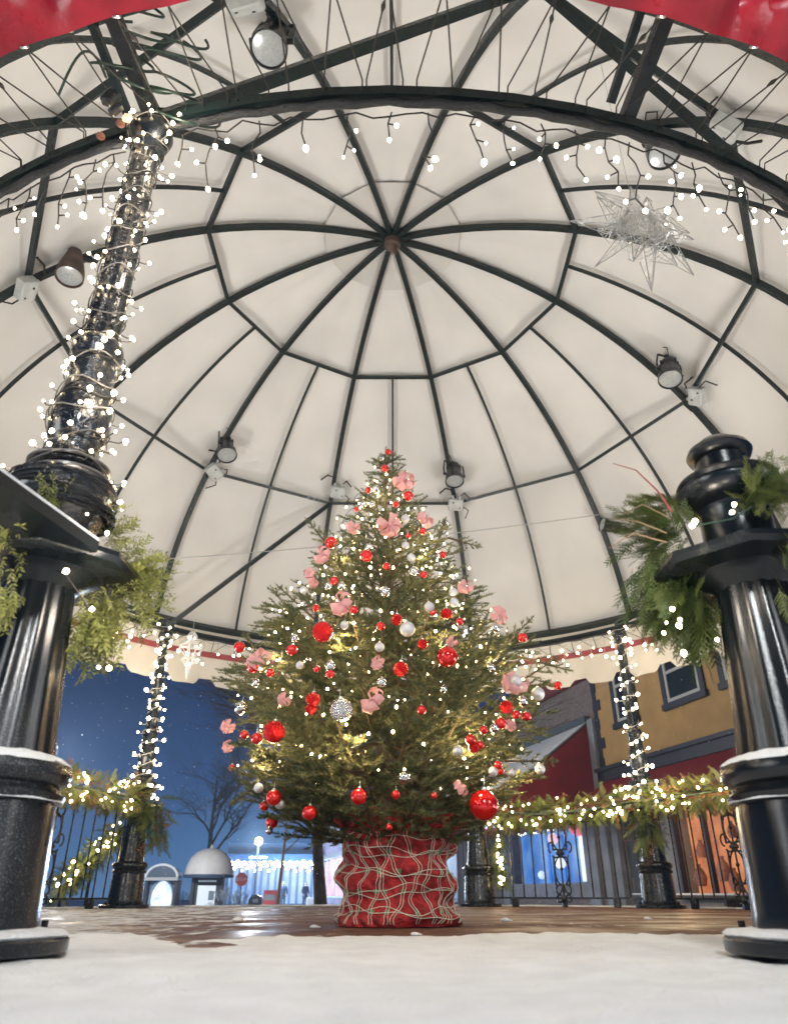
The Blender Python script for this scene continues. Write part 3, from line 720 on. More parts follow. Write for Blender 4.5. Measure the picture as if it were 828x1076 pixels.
# tight black cable coils round the near column's pot and neck
cb = tag(empty('cable_coil', POSTL + Vector((0, 0, 1.1))), 'black cable coiled round the pot at the foot of the lit left column', 'cable')
mb = MB()
for i in range(11): mb.tube([POSTL + Vector(((.147 + .006 * math.sin(t * 3 + i)) * math.cos(t), (.147 + .006 * math.sin(t * 3 + i)) * math.sin(t), 1.075 + i * .0095 + .006 * math.sin(t * 2 + i * 1.3))) for t in np.linspace(0, 2 * PI, 40)[:-1]], .0065, 6, closed=True)
mb.build('coil', 'cablewrap', cb)
mb = MB(); mb.tube([POSTL + Vector((.118 * math.cos(t), .118 * math.sin(t), 1.197 + .008 * math.sin(t + 1))) for t in np.linspace(0, 2 * PI, 40)[:-1]], .006, 6, closed=True)
mb.tube([POSTL + Vector((.113 * math.cos(t), .113 * math.sin(t), 1.243 + .006 * math.sin(t))) for t in np.linspace(0, 2 * PI, 40)[:-1]], .005, 6, closed=True)
mb.build('pale_tie', 'clearwire', cb)
cb = tag(empty('cable_bundle', POSTL + Vector((0, 0, 2.9))), 'tangle of dark green cables with a plug at the top of the left column', 'cable')
mb = MB(); tp = POSTL + Vector((0, 0, 2.90))
for i in range(9):
    a = rnd.uniform(0, 6.3); r0 = rnd.uniform(.06, .13); c0 = tp + Vector((rnd.uniform(-.12, .14), -.02 - .03 * i, .02 + .035 * i))
    mb.tube([c0 + Vector((r0 * math.cos(a + t) * 1.1, r0 * .5 * math.sin(a + t * 1.3), r0 * math.sin(a + t))) for t in np.linspace(0, 4.6, 22)], .0055, 6)
mb.tube([at(62 + 50 * t, 100 - 60 * math.sin(t * 2.4) + 22 * t, 1.6) for t in np.linspace(0, 1, 12)], .005, 6)
mb.build('cable', 'greenwire', cb)
mb = MB(); mb.box(at(117, 103, 1.72), (.05, .04, .075), Matrix.Rotation(.5, 3, 'Y'), .008); mb.box(at(122, 115, 1.72), (.03, .03, .06), Matrix.Rotation(.5, 3, 'Y'), .006); mb.build('plug', 'black', cb)
mb = MB(); mb.box(at(134, 124, 1.74), (.03, .02, .03), Matrix.Rotation(.3, 3, 'Y'), .003); mb.build('plug_lamp', emit('plug_lamp', (1, .55, .3), 1.2), cb)
# a couple of dead brown leaves caught there
for (x, y) in ((127, 130), (106, 143)):
    mb = MB(); mb.ball(at(x, y, 1.72), .018, 7, 5, .5); mb.build('dried_leaf', mat('brown_leaf', (.16, .06, .03), .7), cb)

def icicles(label, a0, a1, step, group, key='ice', rad=3.72, lo=.16, hi=.40, zt=2.84, wm='cord', seed=1, wr=.0034):
    g_ = random.Random(seed); main = []; drops = []; pts = []
    n = max(4, int(abs(a1 - a0) / 1.0))
    for i in range(n + 1): main.append(polar(rad - .01 + g_.uniform(-.008, .008), a0 + (a1 - a0) * i / n, zt - .02 + .02 * math.sin(i * 1.9) + g_.uniform(-.012, .012)))
    a = min(a0, a1) + step * .4
    while a < max(a0, a1):
        L = g_.uniform(lo, hi); p = polar(rad, a, zt - .02); path = [p]; k = max(2, int(L / .06)); ph = g_.uniform(0, 6)
        for j in range(1, k + 1): path.append(p + Vector((.016 * math.sin(ph + j * 1.4) + g_.uniform(-.008, .008), g_.uniform(-.012, .012), -L * j / k)))
        drops.append(path); pts.append(path[-1] + Vector((0, 0, -.01)))
        for j in range(1, k):
            if g_.random() < .75:
                q = path[j] + Vector((g_.choice((-1, 1)) * g_.uniform(.02, .045), g_.uniform(-.015, .015), -g_.uniform(.0, .02))); drops.append([path[j], lerp(path[j], q, .8)]); pts.append(q)
        a += step * g_.uniform(.7, 1.35)
    return light_string(label, main, wr, wm, pts[:100], key, group, 'icicle lights', drops)
GI = 'icicle light strings hung from the ring beam'
icicles('icicle lights dangling from the near ring beam left of the lit column', -132, -163, 1.8, GI, seed=2)
icicles('long row of icicle lights dangling from the near ring beam across the top', -167, -228, 2.3, GI, seed=5)
icicles('icicle lights dangling from the far ring beam between far left column and tree', -58, -18, 2.4, GI, 'far', 3.78, .08, .3, 2.85, 'greywire', 8)
icicles('icicle lights dangling from the far ring beam between tree and far right column', 18, 62, 2.4, GI, 'far', 3.78, .08, .3, 2.85, 'greywire', 11)

# hanging wire ornaments
cpos = at(671, 244, 3.05)
st = tag(empty('starburst_ornament', cpos), 'big silver wire starburst hanging under the right side of the dome', 'ornament')
mb = MB(); ax = (Vector((-.2, -.65, -.74)) * .72 + Vector((.45, -.40, .77)) * .66).normalized(); e1 = ax.orthogonal().normalized(); e2 = ax.cross(e1)
g_ = random.Random(4)
for k in range(14):
    a = 2 * PI * k / 14; R0 = .42 if k % 2 == 0 else .33
    tip = cpos + (e1 * math.cos(a) + e2 * math.sin(a)) * R0 + ax * (.05 if k % 2 else -.05)
    ba = [cpos + (e1 * math.cos(a + s_) + e2 * math.sin(a + s_)) * .17 + ax * h for s_, h in ((-.26, .05), (.26, .05), (0, -.07), (0, .1))]
    for q in ba: mb.tube([q, tip], .0026, 4)
    for i in range(34):                                      # filigree between the spokes
        t = g_.random() ** .8; A = lerp(g_.choice(ba), tip, t); B = lerp(g_.choice(ba), tip, min(1, t + g_.uniform(-.12, .2))); mb.tube([A, B], .0013, 3)
for i in range(420):
    a, c = g_.uniform(0, 6.28), g_.uniform(0, 6.28); r_, s_ = .19 * math.sqrt(g_.random()), .19 * math.sqrt(g_.random())
    A = cpos + (e1 * math.cos(a) + e2 * math.sin(a)) * r_ + ax * g_.uniform(-.07, .1); B = cpos + (e1 * math.cos(a + .8) + e2 * math.sin(a + .8)) * s_ + ax * g_.uniform(-.07, .1)
    mb.tube([A, B], .0012, 3)
mb.build('wire_star', 'wire_silver', st)
mb = MB(); top = Vector((cpos.x, cpos.y, DZ + math.sqrt(max(0, 1 - (cpos.x ** 2 + (cpos.y - GC) ** 2) / DA ** 2)) * DB)); mb.tube([cpos, top], .0015, 4); mb.build('hanging_thread', 'greywire', st)
bulbs(st, [cpos + e1 * .03 - ax * .07, cpos + Vector((.12, -.1, -.05))], 'ice')
# far spindle ornament
sp_top = at(203, 664, 8.2)
sd = tag(empty('spindle_ornament', sp_top), 'white lit wire spindle hanging beside the far left column', 'ornament')
mb = MB(); pr_ = [(.02, 0), (.06, -.06), (.03, -.1), (.12, -.17), (.13, -.22), (.05, -.29), (.09, -.34), (.03, -.40), (.015, -.5), (.004, -.56)]
for k in range(9):
    a = 2 * PI * k / 9; mb.tube([sp_top + Vector((r_ * math.cos(a), r_ * math.sin(a), z)) for r_, z in pr_], .007, 4)
for r_, z in pr_[1:7]: mb.tube([sp_top + Vector((r_ * math.cos(t), r_ * math.sin(t), z)) for t in np.linspace(0, 2 * PI, 13)[:-1]], .006, 4, closed=True)
mb.build('wire_spindle', mat('white_wire', (.85, .86, .88), .3, .2), sd)
bulbs(sd, [sp_top + Vector((r_ * math.cos(k * 2.4), r_ * math.sin(k * 2.4), z)) for k, (r_, z) in enumerate(pr_ * 2) if r_ > .025], 'ice')
mb = MB(); mb.tube([sp_top, sp_top + Vector((0, 0, .12))], .004, 4); mb.build('hanging_thread', 'greywire', sd)
# thin cable slung across the back of the dome
A = polar(3.74, -75, 2.93); B = on_dome(648, 538, .97)
mb = MB(); mb.tube([lerp(A, B, t / 14) - Vector((0, 0, .35 * (t / 14) * (1 - t / 14))) for t in range(15)], .005, 5)
tag(mb.build('slung_cable', 'greywire'), 'thin pale cable slung across the back of the dome behind the tree', 'cable')

# ------------------------------------------------------------------ spotlights and junction boxes on the ribs
def spot_proto(body):
    root = empty('stage_spotlight', (0, 0, 0))
    mb = MB(); mb.lathe([(.03, .17), (.07, .165), (.085, .14), (.085, .08), (.092, .075), (.092, .065), (.088, .06), (.10, -.03), (.116, -.06), (.122, -.13), (.124, -.15), (.116, -.152), (.112, -.13)], (0, 0, 0), 28)
    for k in range(10):
        a = 2 * PI * k / 10; mb.box((.09 * math.cos(a), .09 * math.sin(a), .11), (.02, .008, .06), Matrix.Rotation(a, 3, 'Z'))
    hs = mb.build('housing', body, root)
    mb = MB(); mb.lathe([(.001, -.140), (.06, -.142), (.11, -.136), (.113, -.13)], (0, 0, 0), 28); mb.build('lens', 'lens', root)
    mb = MB(); mb.tube([(-.135, 0, -.02), (-.138, 0, .1), (-.12, 0, .235), (0, 0, .25), (.12, 0, .235), (.138, 0, .1), (.135, 0, -.02)], .011, 6)
    for s_ in (-1, 1): mb.lathe([(.02, -.02), (.02, .02)], (s_ * .128, 0, -.02), 10, mtx=Matrix.Rotation(PI / 2, 3, 'Y'))
    mb.build('yoke', 'black', root)
    mb = MB(); mb.box((0, 0, .27), (.07, .05, .06), None, .008); mb.build('clamp', 'black', root)
    mb = MB(); mb.tube([(.03, .06, .16), (.08, .12, .22), (.1, .06, .3), (.04, 0, .3)], .006, 6); mb.build('cable', 'cord', root)
    return root
protoB = spot_proto('black'); protoR = None
def place(o, p, aim, twist=0):
    z = -(Vector(aim).normalized()); q = z.to_track_quat('Z', 'Y').to_matrix() @ Matrix.Rotation(twist, 3, 'Z')
    o.location = p; o.rotation_euler = q.to_euler()
SPOTS = [((286, 42), .955, (-.05, -.15, -1), 'largest black spotlight, hanging overhead nearest the camera with its round grey lens down', 0.3, 1.0),
         ((238, 471), .955, (.25, -.35, -1), 'black spotlight on the back rib well left of the tree top', .5, 1.0),
         ((477, 498), .955, (0, -.3, -1), 'black spotlight on the back rib just right of the tree tip', .2, 1.0),
         ((703, 390), .95, (-.2, -.25, -1), 'black spotlight on the right rib between the dome centre and right newel finial', .9, 1.0),
         ((641, 553), .955, (-1, -.2, .15), 'small lamp tipped sideways low on the back right rib beside the cedar garland', .2, .75),
         ((692, 152), .945, (.05, -.2, -1), 'black spotlight half hidden behind the near ring beam at upper right', .4, 1.0)]
GSP = 'spotlights clamped to the dome ribs'
for i, ((px, py), k_, aim, lab, tw, sc) in enumerate(SPOTS):
    o = protoB if i == 0 else clone(protoB)
    place(o, on_dome(px, py, k_), aim, tw); o.scale = (sc, sc, sc); tag(o, lab, 'spotlight', GSP)
# the old rusty lamp
rp = empty('rusty_lamp', (0, 0, 0))
mb = MB(); mb.lathe([(.03, .21), (.06, .2), (.07, .15), (.10, .02), (.118, -.08), (.12, -.15), (.112, -.152), (.108, -.13)], (0, 0, 0), 28); mb.build('housing', 'rust', rp)
mb = MB(); mb.lathe([(.001, -.136), (.06, -.138), (.106, -.13), (.109, -.125)], (0, 0, 0), 28); mb.build('lens', 'lens', rp)
mb = MB(); mb.tube([(-.06, 0, .16), (-.13, .02, .19), (-.17, .02, .25)], .018, 8); mb.box((-.17, .02, .26), (.06, .06, .08), None, .01); mb.build('clamp', 'farsteel' if 'farsteel' in M else 'steel', rp)
place(rp, on_dome(76, 280, .955), (.1, -.12, -1), .2); tag(rp, 'old rusty bullet shaped lamp on the left rib beside the lit column', 'lamp')
bx = empty('junction_box', (0, 0, 0))
mb = MB(); mb.box((0, 0, 0), (.2, .16, .10), None, .012); b0 = mb.build('casing', 'greybox', bx)
mb = MB()
for s_ in (-1, 1):
    mb.lathe([(.022, 0), (.022, .03), (.015, .04)], (s_ * .05, .08, 0), 8, mtx=Matrix.Rotation(-PI / 2, 3, 'X'))
mb.build('cable_gland', 'greybox', bx)
mb = MB(); mb.lathe([(.012, -.053), (.012, -.049)], (.03, .03, 0), 10); mb.lathe([(.010, -.053), (.010, -.049)], (-.06, -.04, 0), 10); mb.build('screw', 'black', bx)
mb = MB(); mb.tube([(.05, .11, 0), (.08, .19, .03), (.16, .2, .06), (.24, .12, .08)], .011, 6); mb.tube([(-.05, .11, 0), (-.1, .16, .03), (-.18, .08, .06)], .009, 6); mb.tube([(-.1, -.03, 0), (-.17, -.08, .03), (-.13, -.2, .05)], .008, 6)
mb.build('cable', 'cord', bx)
GBX = 'grey junction boxes on the dome ribs'
for i, (px, py, lab, tw) in enumerate([(225, 496, 'grey junction box on the back rib left of the tree top', .5), (355, 517, 'grey junction box on the back rib just left of the tree tip', 0),
        (479, 530, 'grey junction box under the spotlight right of the tree tip', .2), (732, 416, 'grey junction box under the spotlight on the right rib', -.7),
        (28, 303, 'grey junction box at the left edge below the rusty lamp', .4), (762, 134, 'grey junction box above the near ring beam at upper right', -.9), (258, 2, 'grey junction box at the top edge beside the overhead spotlight', .1)]):
    o = bx if i == 0 else clone(bx)
    p = on_dome(px, py, .965); nrm = Vector((p.x / DA ** 2, (p.y - GC) / DA ** 2, (p.z - DZ) / DB ** 2)).normalized()
    o.location = p; o.rotation_euler = (nrm.to_track_quat('Z', 'Y').to_matrix() @ Matrix.Rotation(tw, 3, 'Z')).to_euler(); tag(o, lab, 'junction box', GBX)

# ------------------------------------------------------------------ the Christmas tree
TX, TY = -.03, 3.9
TP = []                                       # half-width of the crown at each height, measured from the photograph
for row, pl_, pr_ in ((868, 305, 505), (840, 272, 538), (800, 252, 556), (760, 244, 562), (720, 246, 566), (690, 258, 552), (650, 292, 520), (620, 312, 500), (590, 328, 484), (560, 348, 462), (530, 370, 440), (500, 392, 420), (472, 406, 408)):
    A_, B_ = at(pl_, row, 3.9), at(pr_, row, 3.9); TP.append((A_.z, (B_.x - A_.x) / 2))
def tree_r(z):
    if z <= TP[0][0]: return TP[0][1]
    for i in range(len(TP) - 1):
        if z <= TP[i + 1][0]:
            t = (z - TP[i][0]) / (TP[i + 1][0] - TP[i][0]); return TP[i][1] * (1 - t) + TP[i + 1][1] * t
    return .003
tr = tag(empty('christmas_tree', (TX, TY, 0)), 'tall fir Christmas tree hung with red and silver balls under the gazebo', 'Christmas tree')
mb = MB(); mb.tube([(TX, TY, .05), (TX + .01, TY, 1.0), (TX, TY, 1.9), (TX - .01, TY, 2.62)], [.06, .045, .02, .004], 10); mb.build('trunk', 'bark', tr)
def brush(seed, n, sweep=.8):
    g = np.random.RandomState(seed); Vs = []
    for i in range(n):
        t = (i + g.rand()) / n; a = g.uniform(0, 2 * PI); el = g.uniform(.55, 1.0) if t < .92 else g.uniform(.2, .6)
        d = np.array([math.cos(el), math.sin(el) * math.cos(a), math.sin(el) * math.sin(a) * .85 + .12])
        p = np.array([t, 0, 0]); w = np.cross(d, [g.uniform(-1, 1), g.uniform(-1, 1), g.uniform(-1, 1)]); w /= np.linalg.norm(w) + 1e-9
        Vs.append((p, d, w))
    return Vs
NB = [brush(s, 110) for s in range(6)]
twigs = []   # (p0, p1)
wood = MB()
g_ = random.Random(21)
z = .44; k = 0
while z < 2.52:
    nb = 13 if z < 1.4 else (10 if z < 2.0 else 6); ph = g_.uniform(0, 6)
    for i in range(nb):
        a = ph + 2 * PI * i / nb + g_.uniform(-.25, .25); el = .16 + .55 * (z / 2.5) + g_.uniform(-.12, .16)
        zz = z + g_.uniform(-.045, .045); tipz = zz + tree_r(zz) * math.tan(el) * .5; rl = tree_r(tipz) * g_.uniform(.74, .99) + .015
        dirv = Vector((math.cos(a), math.sin(a), 0)); p0 = Vector((TX, TY, zz)); n = 7; path = []
        for j in range(n):
            t = j / (n - 1); path.append(p0 + dirv * rl * t + Vector((0, 0, rl * (math.tan(el) * t * .55 - .20 * math.sin(t * PI) * (1 if z < 1.5 else .2)))))
        wood.tube(path, [.011 * (1 - .8 * j / (n - 1)) * (1 if z < 1.6 else .6) for j in range(n)], 5)
        for j in range(n - 1):
            t = (j + .5) / (n - 1)
            if t > .3: twigs.append((path[j], path[j + 1]))
        ns = max(4, int(rl / .044)); sd_ = Vector((-dirv.y, dirv.x, 0))
        for j in range(ns):
            t = .25 + .75 * (j + g_.random()) / ns; p = along(path, t); s_ = 1 if j % 2 else -1
            L = (.09 + .16 * min(1, rl / .6)) * (1.1 - .55 * t) * g_.uniform(.7, 1.25)
            d = (dirv * g_.uniform(.6, 1.0) + sd_ * s_ * g_.uniform(.4, .9) + Vector((0, 0, g_.uniform(-.15, .5)))).normalized()
            q = p + d * L; twigs.append((p, q))
            if L > .13:
                for s2 in (-1, 1):
                    m_ = lerp(p, q, g_.uniform(.25, .6)); d3 = (d + sd_ * s2 * .8 * g_.uniform(.5, 1) + Vector((0, 0, g_.uniform(-.2, .4)))).normalized(); twigs.append((m_, m_ + d3 * L * .48))
    z += .082 if z < 1.6 else .105
for t in range(5):                                           # leader shoots at the tip
    a = t * 1.3; twigs.append((Vector((TX, TY, 2.42 + .03 * t)), Vector((TX + .05 * math.cos(a), TY + .05 * math.sin(a), 2.52 + .02 * t))))
twigs.append((Vector((TX, TY, 2.45)), Vector((TX - .005, TY, at(406, 470, TY).z))))
# a few long stray branches that break the outline
for (px, py, px2, py2) in ((330, 665, 262, 657), (470, 565, 505, 575), (350, 580, 322, 545), (460, 570, 468, 545), (520, 690, 560, 648), (330, 650, 290, 614), (540, 720, 588, 690), (265, 830, 243, 845), (530, 800, 585, 800), (545, 690, 600, 705)):
    A = at(px, py, 3.75); B = at(px2, py2, 3.65); twigs.append((A, lerp(A, B, .55))); twigs.append((lerp(A, B, .45), B)); d = B - A; sd_ = Vector((-d.z, 0, d.x)).normalized()
    wood.tube([A, B], [.006, .002], 5)
    for t in (.3, .5, .7, .85):
        for s_ in (-1, 1): m_ = lerp(A, B, t); twigs.append((m_, m_ + (d.normalized() + sd_ * s_ * .8).normalized() * d.length * .35 * (1.1 - t)))
wood.build('branches', 'twigwood', tr)
Vs = []; Ts = []
ng = np.random.RandomState(3)
for (a, c) in twigs:
    a = np.array(tuple(a)); c = np.array(tuple(c)); d = c - a; L = np.linalg.norm(d)
    if L < 1e-4: continue
    d = d / L; upv = np.array([0, 0, 1.0]); s_ = np.cross(upv, d); ls = np.linalg.norm(s_)
    s_ = np.array([1.0, 0, 0]) if ls < 1e-3 else s_ / ls; u = np.cross(d, s_); B3 = np.stack([d, s_, u])
    tpl = NB[ng.randint(6)]; cnt = min(110, max(18, int(L * 700))); idx = ng.permutation(110)[:cnt]
    P = np.array([tpl[i][0] for i in idx]) * [L, 1, 1]; D = np.array([tpl[i][1] for i in idx]); W = np.array([tpl[i][2] for i in idx])
    nl = ng.uniform(.013, .021, (cnt, 1)); P = P @ B3 + a; D = D @ B3; W = W @ B3
    tri = np.stack([P - W * .0018, P + W * .0018, P + D * nl * .75 + W * .0017, P + D * nl], 1)
    Vs.append(tri.reshape(-1, 3)); rad = math.hypot(c[0] - TX, c[1] - TY) / max(.02, tree_r(c[2])); Ts.append(np.full(cnt * 4, np.clip(ng.normal(.45, .28), 0, 1)))
V = np.concatenate(Vs); T = np.concatenate(Ts); nobj('needles', V, np.arange(len(V)).reshape(-1, 4), 'needle', tr, T)
print('twigs', len(twigs), 'needle quads', len(V) // 4)

# wrapped pot
def wrap_r(a, z):
    return .266 + .017 * math.sin(z * 40 + .9 * math.sin(a * 3 + 2)) + .006 * math.sin(z * 63 + 1.9 * math.sin(a * 2 + .5) + .8 * math.sin(a * 5)) + .010 * math.sin(3 * a + z * 20) + .007 * math.sin(7 * a - z * 53) + .005 * abs(math.sin(13 * a + z * 71 + 2 * math.sin(a * 4))) - .004 * abs(math.sin(19 * a - z * 38)) + (.016 if z < .05 else 0) - .03 * max(0, (z - .36) / .1)
WX, WY = .03, 3.9
wr = tag(empty('wrapped_pot', (WX, WY, 0)), 'red mesh fabric with pale plaid lines bundled round the tree pot', 'wrapped pot')
mb = MB(); NZ, NA = 90, 260
for j in range(NZ + 1):
    z = .004 + .46 * j / NZ
    for k in range(NA):
        a = 2 * PI * k / NA; r_ = wrap_r(a, z) + .004 * math.sin(a * 31 + z * 90)
        if z > .40: r_ *= 1 - (z - .40) * 2.6
        mb.v.append((WX + r_ * math.cos(a), WY + r_ * math.sin(a), z))
for j in range(NZ):
    for k in range(NA): a = j * NA + k; c = j * NA + (k + 1) % NA; mb.f.append((a, c, c + NA, a + NA))
mb.build('fabric', 'wrap', wr, auto=False)
mb = MB()                                                    # crumpled tuft at the top
for i in range(60):
    a = g_.uniform(0, 2 * PI); r_ = g_.uniform(.18, .29); p = Vector((WX + r_ * math.cos(a), WY + r_ * math.sin(a), g_.uniform(.37, .44)))
    mb.tube([p, p + Vector((g_.uniform(-.05, .05), g_.uniform(-.05, .03), g_.uniform(.01, .06))), p + Vector((g_.uniform(-.08, .08), g_.uniform(-.08, .03), g_.uniform(-.02, .07)))], [.012, .018, .003], 5)
mb.build('tuft', 'wrap', wr)
mb = MB(); gm = MB()
def onw(a, z): r_ = wrap_r(a, z) + .006; return Vector((WX + r_ * math.cos(a), WY + r_ * math.sin(a), z))
zl = [.055, .068, .135, .150, .215, .232, .295, .315, .375]
for i, z0 in enumerate(zl):
    am, p_ = g_.uniform(.010, .026), g_.uniform(0, 6)
    mb.tube([onw(-PI * t / 60 * 1.06 + .1, z0 + am * math.sin(t * .16 + p_) + .008 * math.sin(t * .43 + i)) for t in range(61)], .0017, 4)
for i in range(13):
    a0 = -PI * (i + .5) / 13 + g_.uniform(-.05, .07); p_ = g_.uniform(0, 6); tilt = g_.uniform(-.10, .10)
    for dd in (0, .05):
        mb.tube([onw(a0 + dd + tilt * math.sin(z * 12) + .07 * math.sin(z * 25 + p_) + .02 * math.sin(z * 70 + p_ * 2), z) for z in np.linspace(.015, .39, 40)], .0017, 4)
    for z0 in (.062, .142, .224, .305):
        if g_.random() < .7:
            a1 = a0 + .025 + .05 * math.sin(z0 * 22 + p_) + tilt * math.sin(z0 * 12); q = [onw(a1 + s_ * .03, z0 + h) for s_, h in ((-1, -.009), (1, -.009), (1, .009), (-1, .009))]; gm.add(q, [(0, 1, 2, 3)])
nf = len(mb.f); mb.add(gm.v, gm.f); o = mb.build('plaid_thread', 'thread', wr); o.data.materials.append(M['threadgreen'])
for p_ in o.data.polygons[nf:]: p_.material_index = 1

# tree light strings
GT = 'light strings wound through the tree'
for s_ in range(6):
    path = []; pts = []
    for i in range(260):
        t = i / 259; z = .55 + (2.45 - .55) * t ** .9; a = s_ * PI / 3 + 2 * PI * 4.2 * t; r_ = tree_r(z) * (.80 + .14 * math.sin(i * .37 + s_)); path.append(Vector((TX + r_ * math.cos(a), TY + r_ * math.sin(a), z + .03 * math.sin(i * .5))))
    for i in range(100):
        t = ((i + g_.random()) / 100) ** .85; p = along(path, t); out = Vector((p.x - TX, p.y - TY, 0)); pts.append(p + out * g_.uniform(-.15, .14) + Vector((0, 0, g_.uniform(-.03, .04))))
    light_string('string of small warm bulbs wound through the fir branches', path, .0016, 'greenwire', pts, 'tree', GT)

# ------------------------------------------------------------------ baubles and bows
def tree_pt(px, py, out=.03):
    a, f, u = ray(px, py); best = None; Y = TY - 1.1
    while Y < TY + .02:
        t = Y / f; x = CX + a * t; z = CZ + u * t; q = math.hypot(x - TX, Y - TY) - tree_r(z) - out
        if best is None or q < best[0]: best = (q, Vector((x, Y, z)))
        if q <= 0: return Vector((x, Y, z))
        Y += .005
    return best[1]
def bauble_proto(m):
    me = MB(); me.ball((0, 0, 0), 1, 28, 18); b0 = me.build('bauble', m)
    c = MB(); c.lathe([(.22, .95), (.22, 1.14), (.12, 1.17)], (0, 0, 0), 12); c.build('cap', 'cap', b0)
    c = MB(); c.tube([(.0, 0, 1.15), (.09, 0, 1.28), (0, 0, 1.42), (-.03, 0, 1.9)], .03, 5); c.build('hook', 'cap', b0)
    return b0
PB = {}
BAUB = [(408, 475, 7, 'r'), (404, 492, 8, 'r'), (387, 515, 7, 'r'), (429, 521, 11, 'r'), (416, 530, 7, 'r'), (375, 535, 6, 'r'), (348, 570, 13, 'r'), (385, 584, 13, 'r'), (406, 595, 8, 'r'), (465, 583, 8, 'r'), (429, 563, 6, 'r'), (444, 558, 8, 'r'), (445, 604, 8, 'r'), (351, 610, 9, 'r'),
        (332, 639, 8, 'r'), (372, 641, 9, 'r'), (400, 658, 9, 'r'), (252, 680, 12, 'r'), (307, 683, 12, 'r'), (266, 701, 13, 'r'), (284, 707, 9, 'r'), (347, 708, 9, 'r'), (333, 703, 7, 'r'), (329, 735, 15, 'g'), (327, 745, 12, 'g'),
        (417, 651, 12, 'g'), (469, 645, 12, 'g'), (455, 644, 7, 'r'), (483, 653, 8, 'r'), (444, 677, 11, 'g'), (421, 703, 16, 'g'), (549, 670, 10, 'r'), (586, 720, 9, 'r'), (532, 743, 14, 'g'), (542, 751, 9, 'r'), (553, 753, 10, 'r'), (526, 760, 12, 'r'), (443, 746, 10, 'r'),
        (257, 772, 9, 'r'), (270, 776, 12, 'r'), (244, 807, 7, 'r'), (288, 838, 16, 'r'), (278, 847, 10, 'r'), (286, 864, 13, 'r'), (325, 854, 15, 'r'), (377, 837, 17, 'r'),
        (508, 767, 9, 'r'), (494, 777, 11, 'r'), (498, 785, 12, 'g'), (504, 783, 9, 'r'), (523, 804, 9, 'r'), (526, 811, 7, 'r'), (416, 835, 9, 'r'), (456, 836, 7, 'r'), (409, 869, 7, 'r'),
        (401, 481, 7, 's'), (395, 514, 9, 's'), (382, 530, 8, 's'), (391, 530, 7, 's'), (426, 545, 9, 'm'), (432, 586, 9, 'm'), (435, 601, 11, 's'), (469, 550, 6, 's'), (388, 575, 8, 's'), (345, 616, 8, 's'), (359, 616, 9, 's'), (426, 573, 8, 'm'),
        (405, 622, 11, 's'), (362, 657, 9, 'm'), (399, 680, 10, 'm'), (347, 700, 11, 's'), (310, 671, 8, 's'), (315, 699, 8, 'm'), (401, 717, 10, 's'), (253, 744, 13, 's'), (269, 718, 9, 's'), (319, 620, 8, 'm'),
        (428, 661, 16, 'm'), (451, 638, 11, 'm'), (476, 622, 9, 'm'), (477, 633, 10, 'm'), (520, 660, 10, 's'), (516, 702, 9, 's'), (565, 729, 14, 'm'), (549, 737, 11, 's'), (466, 724, 8, 's'),
        (272, 828, 10, 'm'), (294, 845, 10, 'm'), (283, 873, 8, 's'), (481, 789, 11, 'm'), (519, 765, 10, 's'), (425, 817, 13, 's'), (518, 811, 10, 'm'), (567, 808, 11, 'm'), (537, 812, 8, 'm')]
BIG = [(508, 846, 31, 'r', 'largest smooth red ball on the tree, hanging low at right above the wrapped pot'),
       (470, 690, 22, 'r', 'large smooth red ball right of centre halfway up the tree'),
       (339, 664, 22, 'g', 'large crinkled red ball left of centre in the upper half of the tree'),
       (288, 769, 23, 'g', 'large crinkled red ball at the left side below halfway'),
       (359, 746, 24, 'z', 'large sparkling silver ball left of centre, biggest silver one on the tree'),
       (542, 716, 13, 'm', 'matte silver ball in the heart of the pink bow at the right side')]
KM = {'r': 'red_gloss', 'g': 'red_glitter', 's': 'silver_gloss', 'm': 'silver_matte', 'z': 'silver_glitter'}
KW = {'r': 'shiny red', 'g': 'crinkled red', 's': 'shiny silver', 'm': 'matte silver', 'z': 'sparkling silver'}
BOWS = [(424, 505, 22, 'pink ribbon bow nearest the tree tip'), (409, 551, 24, 'large floppy pink bow under the tree tip'), (447, 546, 18, 'pink bow at right below the tip'), (371, 554, 14, 'small pink bow at left below the tip'),
        (338, 583, 18, 'pink bow on the left edge of the upper tree'), (327, 607, 20, 'pink bow on the left edge just under another'), (489, 616, 16, 'folded pink bow on the right edge of the upper tree'), (358, 634, 24, 'wide pink bow above the large crinkled red ball'),
        (272, 692, 24, 'pink bow on the far left shoulder of the tree'), (397, 696, 14, 'small pink bow near the centre line of the tree'), (299, 735, 14, 'small pink bow above the large red ball at left'), (391, 736, 26, 'pink bow with long tails right of the big silver ball'),
        (240, 763, 14, 'pink bow at the very left edge of the tree'), (240, 784, 12, 'small pale pink bow dangling lowest on the left edge'), (524, 646, 18, 'loose pink bow standing up on the right shoulder'), (541, 717, 26, 'big pink flower-like bow at the right side'),
        (475, 675, 12, 'small whitish pink bow above the large smooth red ball'), (484, 828, 16, 'pale pink bow left of the largest red ball'), (536, 762, 12, 'tiny pink bow among red balls on the right side')]
